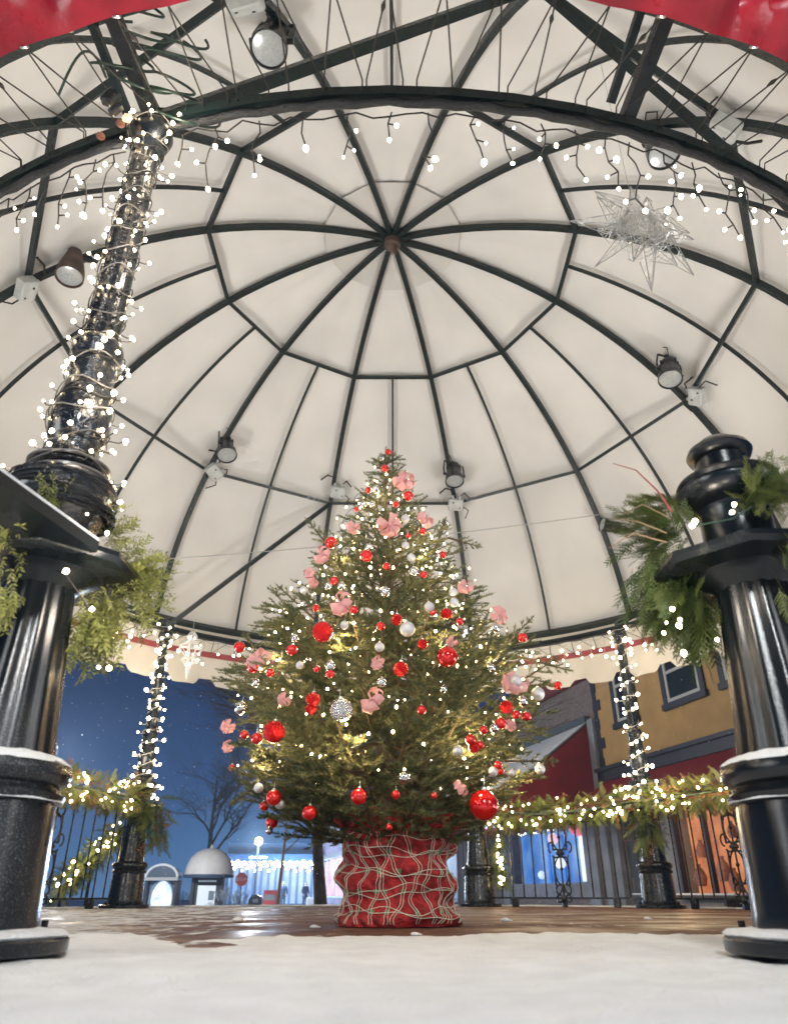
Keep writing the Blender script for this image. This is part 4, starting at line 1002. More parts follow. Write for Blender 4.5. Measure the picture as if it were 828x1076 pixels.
LAND = [(b[0], b[1], ['the largest low red ball', 'the large smooth red ball at right', 'the upper crinkled red ball', 'the lower crinkled red ball', 'the biggest silver ball', 'the bow with a silver heart'][i]) for i, b in enumerate(BIG)] + \
       [(b[0], b[1], n_) for b, n_ in zip(BOWS, ['the topmost pink bow', 'the floppy bow under tip', 'the bow right below tip', 'the bow left below tip', 'the upper left edge bow', 'the second left edge bow', 'the folded bow on the right edge', 'the wide pink bow upper left', 'the bow on the left shoulder', 'the small bow on the centre line', 'the small bow at lower left', 'the long tailed pink bow', 'the leftmost pink bow', 'the lowest left bow', 'the bow on the right shoulder', 'the big flower-like bow', 'the whitish bow right of centre', 'the pale bow by the largest ball', 'the tiny bow among red balls'])]
def direction(dx, dy):
    a = math.degrees(math.atan2(-dy, dx)) % 360
    return ['right of', 'up and right of', 'straight above', 'up and left of', 'left of', 'down and left of', 'straight below', 'down and right of'][int(((a + 22.5) % 360) // 45)]
pairs = sorted((math.hypot(b[0] - l[0], b[1] - l[1]), i, j) for i, b in enumerate(BAUB) for j, l in enumerate(LAND))
used = set(); LAB = {}
for d_, i, j in pairs:
    if i in LAB: continue
    b = BAUB[i]; key = (KW[b[3]].split()[1], direction(b[0] - LAND[j][0], b[1] - LAND[j][1]), j)
    if key in used: continue
    used.add(key); LAB[i] = ('small ' if b[2] < 9 else '') + KW[b[3]] + ' ball nearest ' + key[1] + ' ' + LAND[j][2]
GBA = 'balls hung on the Christmas tree'
def hang(px, py, dpx, kind, label):
    p = tree_pt(px, py, .02 + dpx * .0022); depth = p.y * cp + (p.z - CZ) * sp; r_ = max(.011, dpx / 2 * depth / F)
    if kind not in PB: PB[kind] = o = bauble_proto(KM[kind])
    else: o = clone(PB[kind])
    o.location = p; o.scale = (r_, r_, r_); o.rotation_euler = (rnd.uniform(-.15, .15), rnd.uniform(-.15, .15), rnd.uniform(0, 6)); tag(o, label, 'bauble', GBA)
for (px, py, d_, k_, lab) in BIG: hang(px, py, d_, k_, lab)
for i, (px, py, d_, k_) in enumerate(BAUB): hang(px, py, d_, k_, LAB[i])
def bow_proto():
    root = empty('ribbon_bow', (0, 0, 0))
    def ribbon(pts, w):
        mb = MB(); n = len(pts)
        for i, p in enumerate(pts):
            t = pts[min(i + 1, n - 1)] - pts[max(i - 1, 0)]; ww = w * (.25 + .75 * math.sin(PI * i / (n - 1)) if n > 8 else .5 + .5 * i / (n - 1))
            mb.v += [tuple(p + Vector((0, -ww, .1 * ww))), tuple(p + Vector((0, ww, -.1 * ww)))]
        for i in range(n - 1): mb.f.append((2 * i, 2 * i + 1, 2 * i + 3, 2 * i + 2))
        return mb
    def face(mb, rot, tilt):
        m_ = Matrix.Rotation(rot, 3, 'Y') @ Matrix.Rotation(tilt, 3, 'X'); mb.v = [tuple(m_ @ Vector(v)) for v in mb.v]; return mb
    for rot, tl in ((.25, 1.2), (PI - .3, 1.0), (1.15, 1.3), (PI - 1.15, 1.25), (-.75, 1.2), (PI + .7, 1.3)):
        pts = [Vector((1.0 * math.sin(PI * t) * math.cos((t - .5) * .8), 0, .34 * math.sin(2 * PI * t) + .06 * math.sin(9 * t))) for t in np.linspace(0, 1, 13)]
        face(ribbon(pts, .36), rot, tl).build('loop', 'pink', root)
    for rot in (-1.2, -1.9):
        pts = [Vector((1.15 * t, .1 * math.sin(5 * t), .12 * math.sin(6 * t))) for t in np.linspace(0, 1, 8)]
        face(ribbon(pts, .24), -rot, .6).build('tail', 'pink', root)
    mb = MB(); mb.ball((0, -.1, 0), .17, 10, 7); mb.build('knot', 'pink', root)
    return root
bp0 = bow_proto()
for i, (px, py, d_, lab) in enumerate(BOWS):
    o = bp0 if i == 0 else clone(bp0)
    p = tree_pt(px, py, .03); depth = p.y * cp + (p.z - CZ) * sp; s_ = d_ / 2 * depth / F * 1.08
    o.location = p; o.scale = (s_, s_, s_); o.rotation_euler = (rnd.uniform(-.7, .5), rnd.uniform(-1.2, 1.2), rnd.uniform(-.9, .9)); tag(o, lab + ' on the Christmas tree' if 'tree' not in lab else lab, 'bow', 'pink bows on the Christmas tree')

# ------------------------------------------------------------------ the street beyond
QX, QY = 5.51, 20.0; nn = math.hypot(.26, 1)
UX = Vector((.26 / nn, -1 / nn, 0)); UN = Vector((-1 / nn, -.26 / nn, 0))
def FP(u, h, out=0): return Vector((QX, QY, STREET + h)) + UX * u + UN * out
def fbox(mb, u0, u1, h0, h1, o0, o1):
    P = [FP(u, h, o_) for u in (u0, u1) for h in (h0, h1) for o_ in (o0, o1)]
    return mb.add(P, [(0, 1, 3, 2), (4, 6, 7, 5), (0, 4, 5, 1), (2, 3, 7, 6), (0, 2, 6, 4), (1, 5, 7, 3)])
def part(name, m, parent, *boxes, smooth=False):
    mb = MB()
    for b_ in boxes: fbox(mb, *b_)
    return mb.build(name, m, parent, smooth=smooth)
M['mustard'] = mat('mustard_render', (.40, .25, .095), .85, var=.12, vscale=2.5, bump=.5, bscale=30)
M['navy'] = mat('navy_trim', (.012, .016, .030), .5)
M['greywall'] = mat('grey_stucco', (.17, .135, .125), .9, var=.22, vscale=9, bump=.6, bscale=25)
M['slate'] = mat('grey_stone', (.22, .24, .26), .8, var=.2, vscale=3)
M['awning'] = mat('red_awning', (.22, .008, .018), .6, var=.15, vscale=3)
M['sash'] = mat('white_sash', (.42, .43, .41), .5)
M['glass'] = mat('dark_glass', (.015, .018, .02), .08, spec=.8)
M['gutter'] = mat('gutter_metal', (.06, .075, .085), .5)
yb = tag(empty('yellow_building', FP(4, 0)), 'mustard yellow building with dark quoins and sash windows at right', 'building')
part('wall', 'mustard', yb, (0, 11, 3.9, 8.6, -6, 0))
mb = MB()
for i in range(9):
    h = 3.95 + i * .5; w = .34 if i % 2 else .20; fbox(mb, -.02, w, h, h + .27, 0, .035)
fbox(mb, -.02, .16, 3.9, 8.5, .001, .02); mb.build('quoin', 'navy', yb, smooth=False)
for (u0, u1, h0, h1) in ((1.15, 1.95, 4.93, 6.75), (3.38, 4.6, 4.93, 6.3), (5.42, 6.4, 4.93, 6.3), (8, 9.1, 4.93, 6.3)):
    fr = part('window', 'navy', yb, (u0 - .16, u0, h0 - .12, h1 + .15, 0, .05), (u1, u1 + .16, h0 - .12, h1 + .15, 0, .05), (u0, u1, h1, h1 + .15, 0, .05), (u0 - .2, u1 + .2, h0 - .14, h0, .0, .09))
    part('sash', 'sash', fr, (u0, u0 + .09, h0, h1, .004, .035), (u1 - .09, u1, h0, h1, .004, .035), (u0 + .09, u1 - .09, h0, h0 + .09, .004, .035), (u0 + .09, u1 - .09, h1 - .09, h1, .004, .035), (u0 + .09, u1 - .09, (h0 + h1) / 2 - .03, (h0 + h1) / 2 + .04, .004, .03))
    part('pane', 'glass', fr, (u0 + .09, u1 - .09, h0 + .09, h1 - .09, .002, .008))
part('cornice', 'navy', yb, (.0, 11, 3.62, 3.9, -.5, .16), (.0, 11, 3.86, 3.95, -.3, .24))
mb = MB(); mb.add([FP(.35, 3.6, .15), FP(11, 3.6, .15), FP(11, 2.95, 1.2), FP(.35, 2.95, 1.2), FP(.35, 2.85, 1.2), FP(11, 2.85, 1.2), FP(11, 3.5, .15), FP(.35, 3.5, .15)], [(0, 1, 2, 3), (3, 2, 5, 4), (7, 4, 5, 6), (0, 3, 4, 7), (1, 6, 5, 2)]); mb.build('awning', 'awning', yb, smooth=False)
part('shopfront', 'slate', yb, (-.1, .35, 0, 3.6, -.4, .02), (1.5, 2.7, 0, 3.6, -.4, .0), (2.7, 11, 0, .95, -.4, .0), (.35, 1.5, 2.7, 3.6, -.4, -.02), (4.9, 6, .95, 3.6, -.4, 0), (2.7, 11, 3.1, 3.6, -.4, 0))
dr = part('door', mat('grey_door', (.05, .065, .08), .5), yb, (.42, 1.45, 0, 2.65, -.3, -.2)); part('handle', 'cap', dr, (.5, .54, 1.1, 1.4, -.2, -.15))
def glow(name, c1, c2, st, sc=3, scale=(1, 1, 1)):
    m, n, b = nt(name); L = n.links.new
    tc = n.nodes.new('ShaderNodeTexCoord'); t = n.nodes.new('ShaderNodeTexNoise'); t.inputs['Scale'].default_value = sc; t.inputs['Detail'].default_value = 3
    rmp = n.nodes.new('ShaderNodeValToRGB'); rmp.color_ramp.elements[0].position = .38; rmp.color_ramp.elements[1].position = .64
    rmp.color_ramp.elements[0].color = (*c1, 1); rmp.color_ramp.elements[1].color = (*c2, 1)
    L(tc.outputs['Object'], t.inputs['Vector']); L(t.outputs['Fac'], rmp.inputs[0]); L(rmp.outputs[0], b.inputs['Emission Color']); b.inputs['Emission Strength'].default_value = st
    b.inputs['Base Color'].default_value = (.05, .05, .05, 1); return m
sw = part('shop_window', 'navy', yb, (2.7, 2.78, .95, 3.1, -.1, .03), (4.82, 4.9, .95, 3.1, -.1, .03), (2.7, 4.9, 3.0, 3.1, -.1, .03), (2.7, 4.9, .95, 1.05, -.1, .06), (3.75, 3.8, .95, 3.1, -.1, .0))
part('lit_interior', glow('orange_interior', (.50, .11, .03), (1.0, .38, .14), .8, 1.3), sw, (2.78, 4.82, 1.05, 3.0, -.4, -.34))
for (u, h, r_) in ((3.3, 1.9, .16), (3.9, 1.5, .22), (4.4, 2.2, .15), (3.1, 1.4, .2), (4.2, 1.3, .2)): 
    it_ = MB(); it_.lathe([(r_ * .5, -r_), (r_ * .7, -r_ * .2), (r_ * .45, r_ * .5), (r_ * .2, r_ * .8), (r_ * .25, r_ * 1.1)], FP(u, h, -.2), 12); it_.build('goods', M.setdefault('goods', mat('shop_goods', (.25, .12, .10), .6, var=.5, vscale=5)), sw)
part('lit_interior', glow('orange_interior_b', (.6, .22, .05), (1, .6, .25), .8, 1.5), yb, (6.0, 11, .95, 3.1, -.5, -.42))
bench = tag(empty('bench', FP(3.6, 0, .7)), 'snow dusted bench under the orange shop window', 'bench')
part('seat', mat('dark_wood', (.04, .03, .025), .6), bench, (2.2, 5.6, .98, 1.04, .5, .95)); part('leg', 'farsteel' if 'farsteel' in M else 'black', bench, (2.5, 2.58, 0, .98, .5, .9)); part('leg', 'black', bench, (5.2, 5.28, 0, .98, .5, .9)); part('snow_cap', 'snow', bench, (2.22, 5.58, 1.04, 1.07, .52, .93))

gb = tag(empty('grey_building', FP(-5, 0)), 'grey stucco building with a dark red awning and blue lit shop window', 'building')
part('wall', 'greywall', gb, (-11.2, -.03, 3.1, 6.42, -6, -.02), (-11.2, -6.7, 0, 3.1, -6, -.02), (-6.7, -1.3, 0, .95, -.6, -.02), (-1.3, -.03, 0, 3.1, -.6, -.02))
part('roof', mat('red_roof', (.16, .02, .02), .7), gb, (-11.4, -.02, 6.42, 7.0, -6, .15))
part('gutter', 'gutter', gb, (-11.2, -.35, 5.26, 5.42, -.0, .14), (-11.2, -.35, 5.10, 5.22, 0, .05))
part('pilaster', 'slate', gb, (-.34, -.04, 0, 5.3, -.02, .10)); part('pilaster', 'slate', gb, (-1.3, -.75, 0, 3.1, -.02, .06)); part('pilaster', 'slate', gb, (-7.2, -6.7, 0, 3.1, -.02, .06))
mb = MB(); mb.prism([FP(-.42, 5.2, .02), FP(-.42, 3.1, 2.9), FP(-.42, 2.75, 2.9), FP(-.42, 2.75, .02)], UX * -9.4); aw = mb.build('awning', 'awning', gb, smooth=False)
mb = MB(); mb.add([FP(-.45, 5.22, .05), FP(-9.8, 5.22, .05), FP(-9.8, 3.12, 2.93), FP(-.45, 3.12, 2.93)], [(0, 1, 2, 3)]); mb.add([FP(-.45, 5.26, .05), FP(-9.8, 5.26, .05), FP(-9.8, 3.16, 2.95), FP(-.45, 3.16, 2.95)], [(3, 2, 1, 0)]); mb.build('snow_cap', 'snow', aw, smooth=False)
sw = part('shop_window', 'slate', gb, (-6.7, -6.55, .95, 3.1, -.1, .03), (-1.45, -1.3, .95, 3.1, -.1, .03), (-6.55, -1.45, 2.95, 3.1, -.1, .03), (-6.55, -1.45, .95, 1.32, -.1, .03))
part('lit_interior', glow('blue_interior', (.03, .17, .62), (.22, .48, .95), .85, 1.0), sw, (-6.55, -1.45, 1.32, 2.95, -.42, -.36))
part('doorway', emit('doorway_blue', (.02, .16, .55), .6), sw, (-4.4, -4.25, 1.32, 2.6, -.34, -.30), (-3.45, -3.3, 1.32, 2.6, -.34, -.30), (-4.25, -3.45, 2.45, 2.6, -.34, -.30))
part('poster', emit('white_poster', (.75, .82, 1), 1.0), sw, (-2.3, -1.5, 1.35, 2.9, -.33, -.30))
for (u, h, r_, c_) in ((-3.7, 2.5, .16, (.95, .6, .6)), (-3.35, 1.85, .17, (.9, .95, 1)), (-2.05, 2.75, .28, (.8, .15, .25)), (-4.7, 1.55, .12, (.6, .75, 1))):
    mb = MB(); mb.ball(FP(u, h, -.2), r_, 12, 8, 1); mb.build('paper_ball', emit('paper_ball', c_, .8), sw)
bulbs(sw, [FP(-6.2 + .17 * i, 2.78 - .05 * math.sin(i), -.2) for i in range(16)], 'far')
mb = MB()
for i in range(16):
    u = -6.4 + i * .31; mb.tube([FP(u, 1.0, .04), FP(u + .1, 1.12, .04), FP(u + .05, 1.26, .04), FP(u - .08, 1.2, .04)], .012, 4)
mb.build('scrollwork', mat('frosted_scroll', (.5, .45, .42), .6), sw)

# further shops down the street
specs = [(-11.3, -20, 7.2, (.10, .09, .10), (.25, .45, .9), 'pale blue lit shop just beyond the grey building', .7), (-20.1, -31, 6.2, (.14, .11, .10), (1, .75, .55), 'dark shop with warm window further down the street', .8), (-31.1, -46, 6.8, (.16, .13, .17), (.95, .55, .9), 'shop with pink and white lit windows behind the bare tree trunk', 1.5)]
for (u1, u0, hh, wc, ec, lab, es) in specs:
    r_ = tag(empty('street_shop', FP((u0 + u1) / 2, 0)), lab, 'shop')
    part('wall', mat('shop_wall', wc, .85, var=.2, vscale=2), r_, (u0, u1, 3.4, hh, -6, -.02), (u0, u0 + .7, 0, 3.4, -6, -.02), (u1 - .7, u1, 0, 3.4, -6, -.02), (u0 + .7, u1 - .7, 0, .8, -.6, -.02))
    part('cornice', 'gutter', r_, (u0, u1, hh, hh + .25, -6, .25), (u0, u1, 3.3, 3.55, -.02, .18))
    w_ = part('shop_window', 'sash', r_, *[(u0 + .7 + i * (u1 - u0 - 1.4) / 4 - .05, u0 + .7 + i * (u1 - u0 - 1.4) / 4 + .05, .8, 3.3, -.05, .02) for i in range(5)], (u0 + .65, u1 - .65, .74, .84, -.05, .04), (u0 + .65, u1 - .65, 3.26, 3.36, -.05, .04))
    part('lit_interior', glow('shop_glow', tuple(c * .5 for c in ec), ec, es, 1.0), w_, (u0 + .75, u1 - .75, .85, 3.3, -.5, -.4))
    for i in range(3):
        ua = u0 + (u1 - u0) * (i + .3) / 3; f_ = part('window', 'sash', r_, (ua - .06, ua + 1.1, 4.3, 4.38, -.0, .05), (ua - .06, ua, 4.38, 5.8, 0, .04), (ua + 1.04, ua + 1.1, 4.38, 5.8, 0, .04)); part('pane', 'glass', f_, (ua, ua + 1.04, 4.38, 5.8, .0, .01))
# blue shop across the end of the street (faces the gazebo)
es = tag(empty('market_hall', at(300, 955, 64)), 'blue lit market front with icicle lights across the end of the street', 'shop')
def G(px, py, Y): return at(px, py, Y)
def pbox(name, m, parent, x0, x1, h0, h1, y0, y1):
    mb = MB(); mb.box(((x0 + x1) / 2, (y0 + y1) / 2, STREET + (h0 + h1) / 2), (x1 - x0, y1 - y0, h1 - h0)); return mb.build(name, m, parent, smooth=False)
X = lambda px, Y: at(px, 936, Y).x
EY = 64
pbox('wall', mat('blue_hall', (.10, .16, .26), .8), es, X(236, EY), X(345, EY), 0, 4.6, EY, EY + 8)
pbox('lit_front', glow('hall_glow', (.14, .34, .80), (.62, .80, 1), .95, .35), es, X(240, EY), X(342, EY), .3, 3.2, EY - .3, EY - .1)
pbox('canopy', mat('blue_canopy', (.04, .10, .22), .7), es, X(232, EY), X(348, EY), 3.2, 3.7, EY - 2.2, EY)
for i in range(13):
    x = X(244 + i * 7.6, EY); pbox('mullion', mat('mullion', (.05, .09, .18), .6) if i == 0 else bpy.data.materials['mullion'], es, x - .09, x + .09, .2, 3.2, EY - .45, EY - .31)
pts = []
for i in range(70):
    x = X(246, EY) + (X(340, EY) - X(246, EY)) * i / 69; pts.append(Vector((x, EY - 2.25, STREET + 3.15 - (.15 * (i % 5)) * (1 if i % 2 else .5))))
BM['hall'] = bulb_mesh('bulb', .09, 'coolbulb')
r_ = tag(empty('string_lights', pts[0]), 'icicle lights along the canopy of the blue market front', 'string lights'); mb = MB(); mb.tube([Vector((p.x, p.y, STREET + 3.18)) for p in pts[::6]], .02, 4); mb.build('wire', 'greywire', r_); bulbs(r_, pts, 'hall')

# kiosk with ribbed white dome
KY = 30; kc = Vector((at(218, 936, KY).x, KY, STREET))
ki = tag(empty('notice_kiosk', kc), 'notice kiosk with a white ribbed dome roof left of the tree', 'kiosk')
mb = MB(); mb.lathe([(.90, 1.66), (.88, 1.72), (.85, 1.95), (.74, 2.2), (.55, 2.4), (.3, 2.52), (.06, 2.56), (.05, 2.62), (.01, 2.68)], kc, 32, lambda an, z: 1 - .025 * abs(math.cos(an * 5)) ** 6); mb.build('dome_roof', mat('white_fibreglass', (.70, .66, .60), .5, var=.08, vscale=4), ki)
mb = MB(); mb.lathe([(.90, 1.56), (.92, 1.6), (.92, 1.66), (.88, 1.67)], kc, 32); mb.build('roof_rim', mat('blue_rim', (.05, .08, .14), .5), ki)
for s_ in (-1, 1):
    mb = MB(); mb.box(kc + Vector((s_ * .52, 0, .80)), (.12, .3, 1.56)); mb.build('post', 'navy', ki, smooth=False)
mb = MB(); mb.box(kc + Vector((0, .02, .8)), (.92, .2, 1.5)); mb.build('board', 'navy', ki, smooth=False)
mb = MB(); mb.box(kc + Vector((0, -.10, .75)), (.66, .03, 1.12)); mb.build('notice', emit('lit_notice', (.62, .68, .72), .55), ki, smooth=False)
mb = MB(); mb.box(kc + Vector((.19, -.12, .98)), (.2, .012, .3)); mb.box(kc + Vector((-.1, -.12, .5)), (.36, .012, .04)); mb.box(kc + Vector((-.1, -.12, .6)), (.36, .012, .03)); mb.build('printed_panel', mat('printed_panel', (.2, .25, .3), .6), ki, smooth=False)
mb = MB()
for i in range(8): mb.box(kc + Vector((-.3 + i * .085, -.12, 1.45)), (.05, .012, .06))
mb.build('header_marks', emit('header_marks', (.5, .6, .7), .5), ki, smooth=False)
# arched lit ad booth
bc = Vector((at(171, 936, KY).x, KY, STREET))
ab = tag(empty('advert_booth', bc), 'arched booth with a glaring lit panel beside the far left column', 'booth')
arch = [bc + Vector((.58 * math.cos(t), 0, 1.55 + .42 * math.sin(t))) for t in np.linspace(0, PI, 17)]
mb = MB(); mb.prism([p + Vector((0, -.35, 0)) for p in arch], (0, .7, 0)); mb.build('arched_roof', mat('booth_roof', (.05, .08, .13), .5), ab, smooth=False)
mb = MB(); mb.tube([p + Vector((0, -.36, .02)) for p in arch], .045, 6); mb.build('snow_cap', 'snow', ab)
mb = MB(); mb.box(bc + Vector((0, -.37, 1.52)), (1.24, .1, .1)); mb.build('header_bar', 'sash', ab, smooth=False)
for s_ in (-1, 1):
    mb = MB(); mb.box(bc + Vector((s_ * .54, 0, .75)), (.10, .6, 1.5)); mb.build('side_frame', 'navy', ab, smooth=False)
mb = MB(); mb.box(bc + Vector((0, .1, .75)), (.98, .2, 1.44)); mb.build('back_panel', mat('booth_back', (.12, .2, .32), .5), ab, smooth=False)
mb = MB(); mb.lathe([(.38, 0), (.38, .03), (.3, .04)], bc + Vector((0, -.02, .85)), 28, mtx=Matrix.Rotation(PI / 2, 3, 'X') @ Matrix.Diagonal((1, 1.6, 1))); mb.build('lit_panel', glow('booth_light', (.45, .65, .95), (1, 1, 1), 1.25, 3), ab)
mb = MB(); mb.tube([bc + Vector((.43 * math.cos(t), -.08, .85 + .66 * math.sin(t))) for t in np.linspace(0, 2 * PI, 30)[:-1]], .03, 6, closed=True); mb.build('oval_frame', mat('oval_frame', (.3, .4, .5), .4), ab)
# street lamp
LY = 50; lc = Vector((at(268, 936, LY).x, LY, STREET)); lt = at(270, 884, LY).z
sl = tag(empty('street_lamp', lc), 'glowing street lamp with a white cross arm left of the tree', 'street lamp')
mb = MB(); mb.lathe([(.16, 0), (.16, .3), (.08, .4), (.06, lt - STREET - .3)], lc, 12); mb.build('pole', 'navy', sl)
mb = MB(); mb.ball(Vector((lc.x, lc.y, lt)), .24, 14, 10); mb.build('lamp_globe', emit('lamp_globe', (1, .98, .94), 14, True), sl)
mb = MB(); mb.box(Vector((lc.x + .05, lc.y, at(270, 901, LY).z)), (1.1, .06, .09)); mb.build('cross_arm', 'snow', sl, smooth=False)
# stop sign
SY = 45; sc_ = at(254, 924, SY); so = tag(empty('stop_sign', (sc_.x, SY, STREET)), 'small orange red octagonal stop sign beside the street lamp', 'sign')
mb = MB(); mb.lathe([(.04, 0), (.04, sc_.z - STREET + .2)], (sc_.x, SY + .03, STREET), 8); mb.build('pole', 'gutter', so)
mb = MB(); mb.lathe([(.36, -.01), (.36, .01)], sc_, 8, mtx=Matrix.Rotation(PI / 2, 3, 'X'), a0=R(22.5)); mb.build('plate', mat('sign_red', (.75, .10, .05), .5), so, smooth=False)
tc_ = bpy.data.curves.new('stop_text', 'FONT'); tc_.body = 'STOP'; tc_.size = .24; tc_.align_x = 'CENTER'; tc_.align_y = 'CENTER'; tc_.extrude = .004
to = bpy.data.objects.new('tmp', tc_); COL.objects.link(to); bpy.context.view_layer.update()
me = bpy.data.meshes.new_from_object(to.evaluated_get(bpy.context.evaluated_depsgraph_get())); bpy.data.objects.remove(to)
o = bpy.data.objects.new('lettering', me); me.materials.clear(); me.materials.append(M['snow']); COL.objects.link(o); o.parent = so; o.location = sc_ - so.location + Vector((0, -.018, 0)); o.rotation_euler = (PI / 2, 0, 0)
# newspaper box, bin, white cabinet
def cabinet(name, px0, px1, pyt, Y, m, label, cat, rounded=False):
    x0, x1 = at(px0, 936, Y).x, at(px1, 936, Y).x; zt = at((px0 + px1) / 2, pyt, Y).z; c = Vector(((x0 + x1) / 2, Y, STREET)); r_ = tag(empty(name, c), label, cat)
    h = zt - STREET; w = x1 - x0
    if rounded:
        pr2 = [c + Vector((w / 2, -.25, 0)), c + Vector((w / 2, -.25, h * .7))] + [c + Vector((w / 2 * math.cos(t), -.25, h * .7 + h * .3 * math.sin(t))) for t in np.linspace(0, PI, 9)] + [c + Vector((-w / 2, -.25, 0))]
        mb = MB(); mb.prism(pr2, (0, .5, 0)); mb.build('body', m, r_, smooth=False)
    else:
        mb = MB(); mb.box(c + Vector((0, 0, h / 2)), (w, .5, h), None, .03); mb.build('body', m, r_, smooth=False)
    return r_, c, w, h
r_, c, w, h = cabinet('litter_bin', 263, 277, 940, 42, 'black', 'dark rounded litter bin with a white label at the street edge', 'bin', True)
mb = MB(); mb.box(c + Vector((0, -.262, h * .72)), (w * .4, .02, h * .16)); mb.build('label_plate', mat('label_plate', (.6, .65, .7), .5), r_, smooth=False)
r_, c, w, h = cabinet('newspaper_box', 278, 292, 936, 48, mat('box_red', (.75, .08, .07), .4), 'bright red newspaper box left of the two people', 'newspaper box')
mb = MB(); mb.box(c + Vector((0, -.26, h * .7)), (w * .8, .02, h * .25)); mb.build('display_pane', 'lens', r_, smooth=False); mb = MB(); mb.box(c + Vector((0, 0, h + .02)), (w * 1.05, .54, .04)); mb.build('lid', mat('box_lid', (.65, .2, .2), .5), r_, smooth=False)
r_, c, w, h = cabinet('utility_cabinet', 323, 334, 943, 50, mat('cabinet_white', (.75, .78, .82), .5), 'low white utility cabinet right of the two people', 'cabinet')
mb = MB(); mb.box(c + Vector((0, -.26, h * .5)), (w * .85, .02, h * .8)); mb.build('door', mat('cabinet_door', (.68, .72, .78), .5), r_, smooth=False)

# two people in dark coats, backs to us
def skin_obj(name, verts, edges, radii, m, parent, root=0):
    me = bpy.data.meshes.new(name); off = worldloc(parent)
    me.from_pydata([tuple(v) for v in verts], edges, []); o = bpy.data.objects.new(name, me); COL.objects.link(o); me.materials.append(M[m] if isinstance(m, str) else m)
    o.modifiers.new('skin', 'SKIN'); sv = me.skin_vertices[0].data
    for i, r_ in enumerate(radii): sv[i].radius = (r_, r_) if not isinstance(r_, tuple) else r_; sv[i].use_root = (i == root)
    s_ = o.modifiers.new('sub', 'SUBSURF'); s_.levels = 1; s_.render_levels = 1; o.parent = parent
    return o
M['skin'] = mat('skin_tone', (.45, .28, .21), .6)
def person(px, Y, face, label, coat, arm):
    c = Vector((at(px, 936, Y).x, Y, STREET)); root = tag(empty('person', c), label, 'person', 'people standing in the street'); root.rotation_euler = (0, 0, face)
    v = [(0, 0, .92), (0, 0, 1.12), (0, -.01, 1.36), (0, 0, 1.48), (0, .02, 1.56), (0, .03, 1.66), (0, .02, 1.74)]; e = [(0, 1), (1, 2), (2, 3), (3, 4), (4, 5), (5, 6)]; r_ = [(.13, .10), (.14, .10), (.15, .10), .055, .075, .095, .06]
    for s_ in (-1, 1):
        i = len(v); v += [(s_ * .10, 0, .86), (s_ * .11, .02, .48), (s_ * .12, 0, .09), (s_ * .12, .11, .04)]; e += [(0, i), (i, i + 1), (i + 1, i + 2), (i + 2, i + 3)]; r_ += [.085, .06, .045, .035]
        i = len(v); v += [(s_ * .19, 0, 1.41), (s_ * .25, -.02, 1.14), (s_ * (.22 if arm else .27), .12 if arm else .02, .92), (s_ * (.2 if arm else .27), .2 if arm else .04, .84)]; e += [(2, i), (i, i + 1), (i + 1, i + 2), (i + 2, i + 3)]; r_ += [.06, .045, .035, .03]
    body = skin_obj('body', v, e, r_, 'skin', root)
    v2 = [(0, 0, .74), (0, 0, .95), (0, 0, 1.12), (0, -.01, 1.36), (0, 0, 1.47)]; e2 = [(0, 1), (1, 2), (2, 3), (3, 4)]; r2 = [(.19, .15), (.18, .14), (.17, .13), (.18, .13), (.08, .08)]
    for s_ in (-1, 1):
        i = len(v2); v2 += [(s_ * .20, 0, 1.40), (s_ * .265, -.02, 1.14), (s_ * (.23 if arm else .285), .12 if arm else .02, .94)]; e2 += [(3, i), (i, i + 1), (i + 1, i + 2)]; r2 += [.085, .068, .055]
    skin_obj('coat', v2, e2, r2, coat, root)
    v3 = [(0, 0, .84)]; e3 = []; r3 = [(.14, .12)]
    for s_ in (-1, 1):
        i = len(v3); v3 += [(s_ * .10, 0, .78), (s_ * .11, .02, .46), (s_ * .12, 0, .10)]; e3 += [(0, i), (i, i + 1), (i + 1, i + 2)]; r3 += [.10, .078, .062]
    skin_obj('trousers', v3, e3, r3, 'navy', root)
    skin_obj('hat', [(0, .0, 1.66), (0, .0, 1.76)], [(0, 1)], [.105, .08], 'black', root)
    return root
coatm = mat('navy_coat', (.012, .022, .05), .8)
person(298, 58, PI * .95, 'person in a long dark coat standing by the red box, seen from behind', coatm, False)
person(321, 58, PI * 1.2, 'person in a dark jacket beside the white cabinet, hands held together', coatm, True)

# bare trees beyond the deck
def bare_tree(name, base, h, r0, label, m, spread, depth, seed, lean=(0, 0, 1), first=.4, bias=(0, 0, 0), snow=False):
    g = random.Random(seed); root = tag(empty(name, base), label, 'tree'); tk = MB(); cr = MB()
    def grow(p, d, L, r, lev):
        pts = [p]; rs = [r]; dd = d.copy(); n = 5
        for i in range(n):
            k_ = .025 if lev == 0 else .14; dd = (dd + Vector((g.gauss(0, k_), g.gauss(0, k_), g.gauss(.02, .09))) + Vector(bias) * .12 * (lev > 0)).normalized(); pts.append(pts[-1] + dd * L / n); rs.append(r * (1 - (.85 if lev == 0 else .6) * (i + 1) / n))
        (tk if lev == 0 else cr).tube(pts, [max(.0035, q_) for q_ in rs], 9 if lev == 0 else (5 if lev < 3 else 3), cap=lev < 3)
        if lev >= depth: return
        for k in range(9 if lev == 0 else 4):
            t = g.uniform(first if lev == 0 else .25, .97); q = along(pts, t); a = g.uniform(0, 2 * PI)
            nd = (dd * .6 + Vector((math.cos(a), math.sin(a), g.uniform(-.1, .7))) * spread).normalized(); grow(q, nd, L * g.uniform(.5, .75), r * (.36 if lev == 0 else .55) * (1.15 - .5 * t), lev + 1)
    grow(Vector(base), Vector(lean).normalized(), h, r0, 0)
    tk.build('trunk', m, root); cr.build('crown', m, root); return root
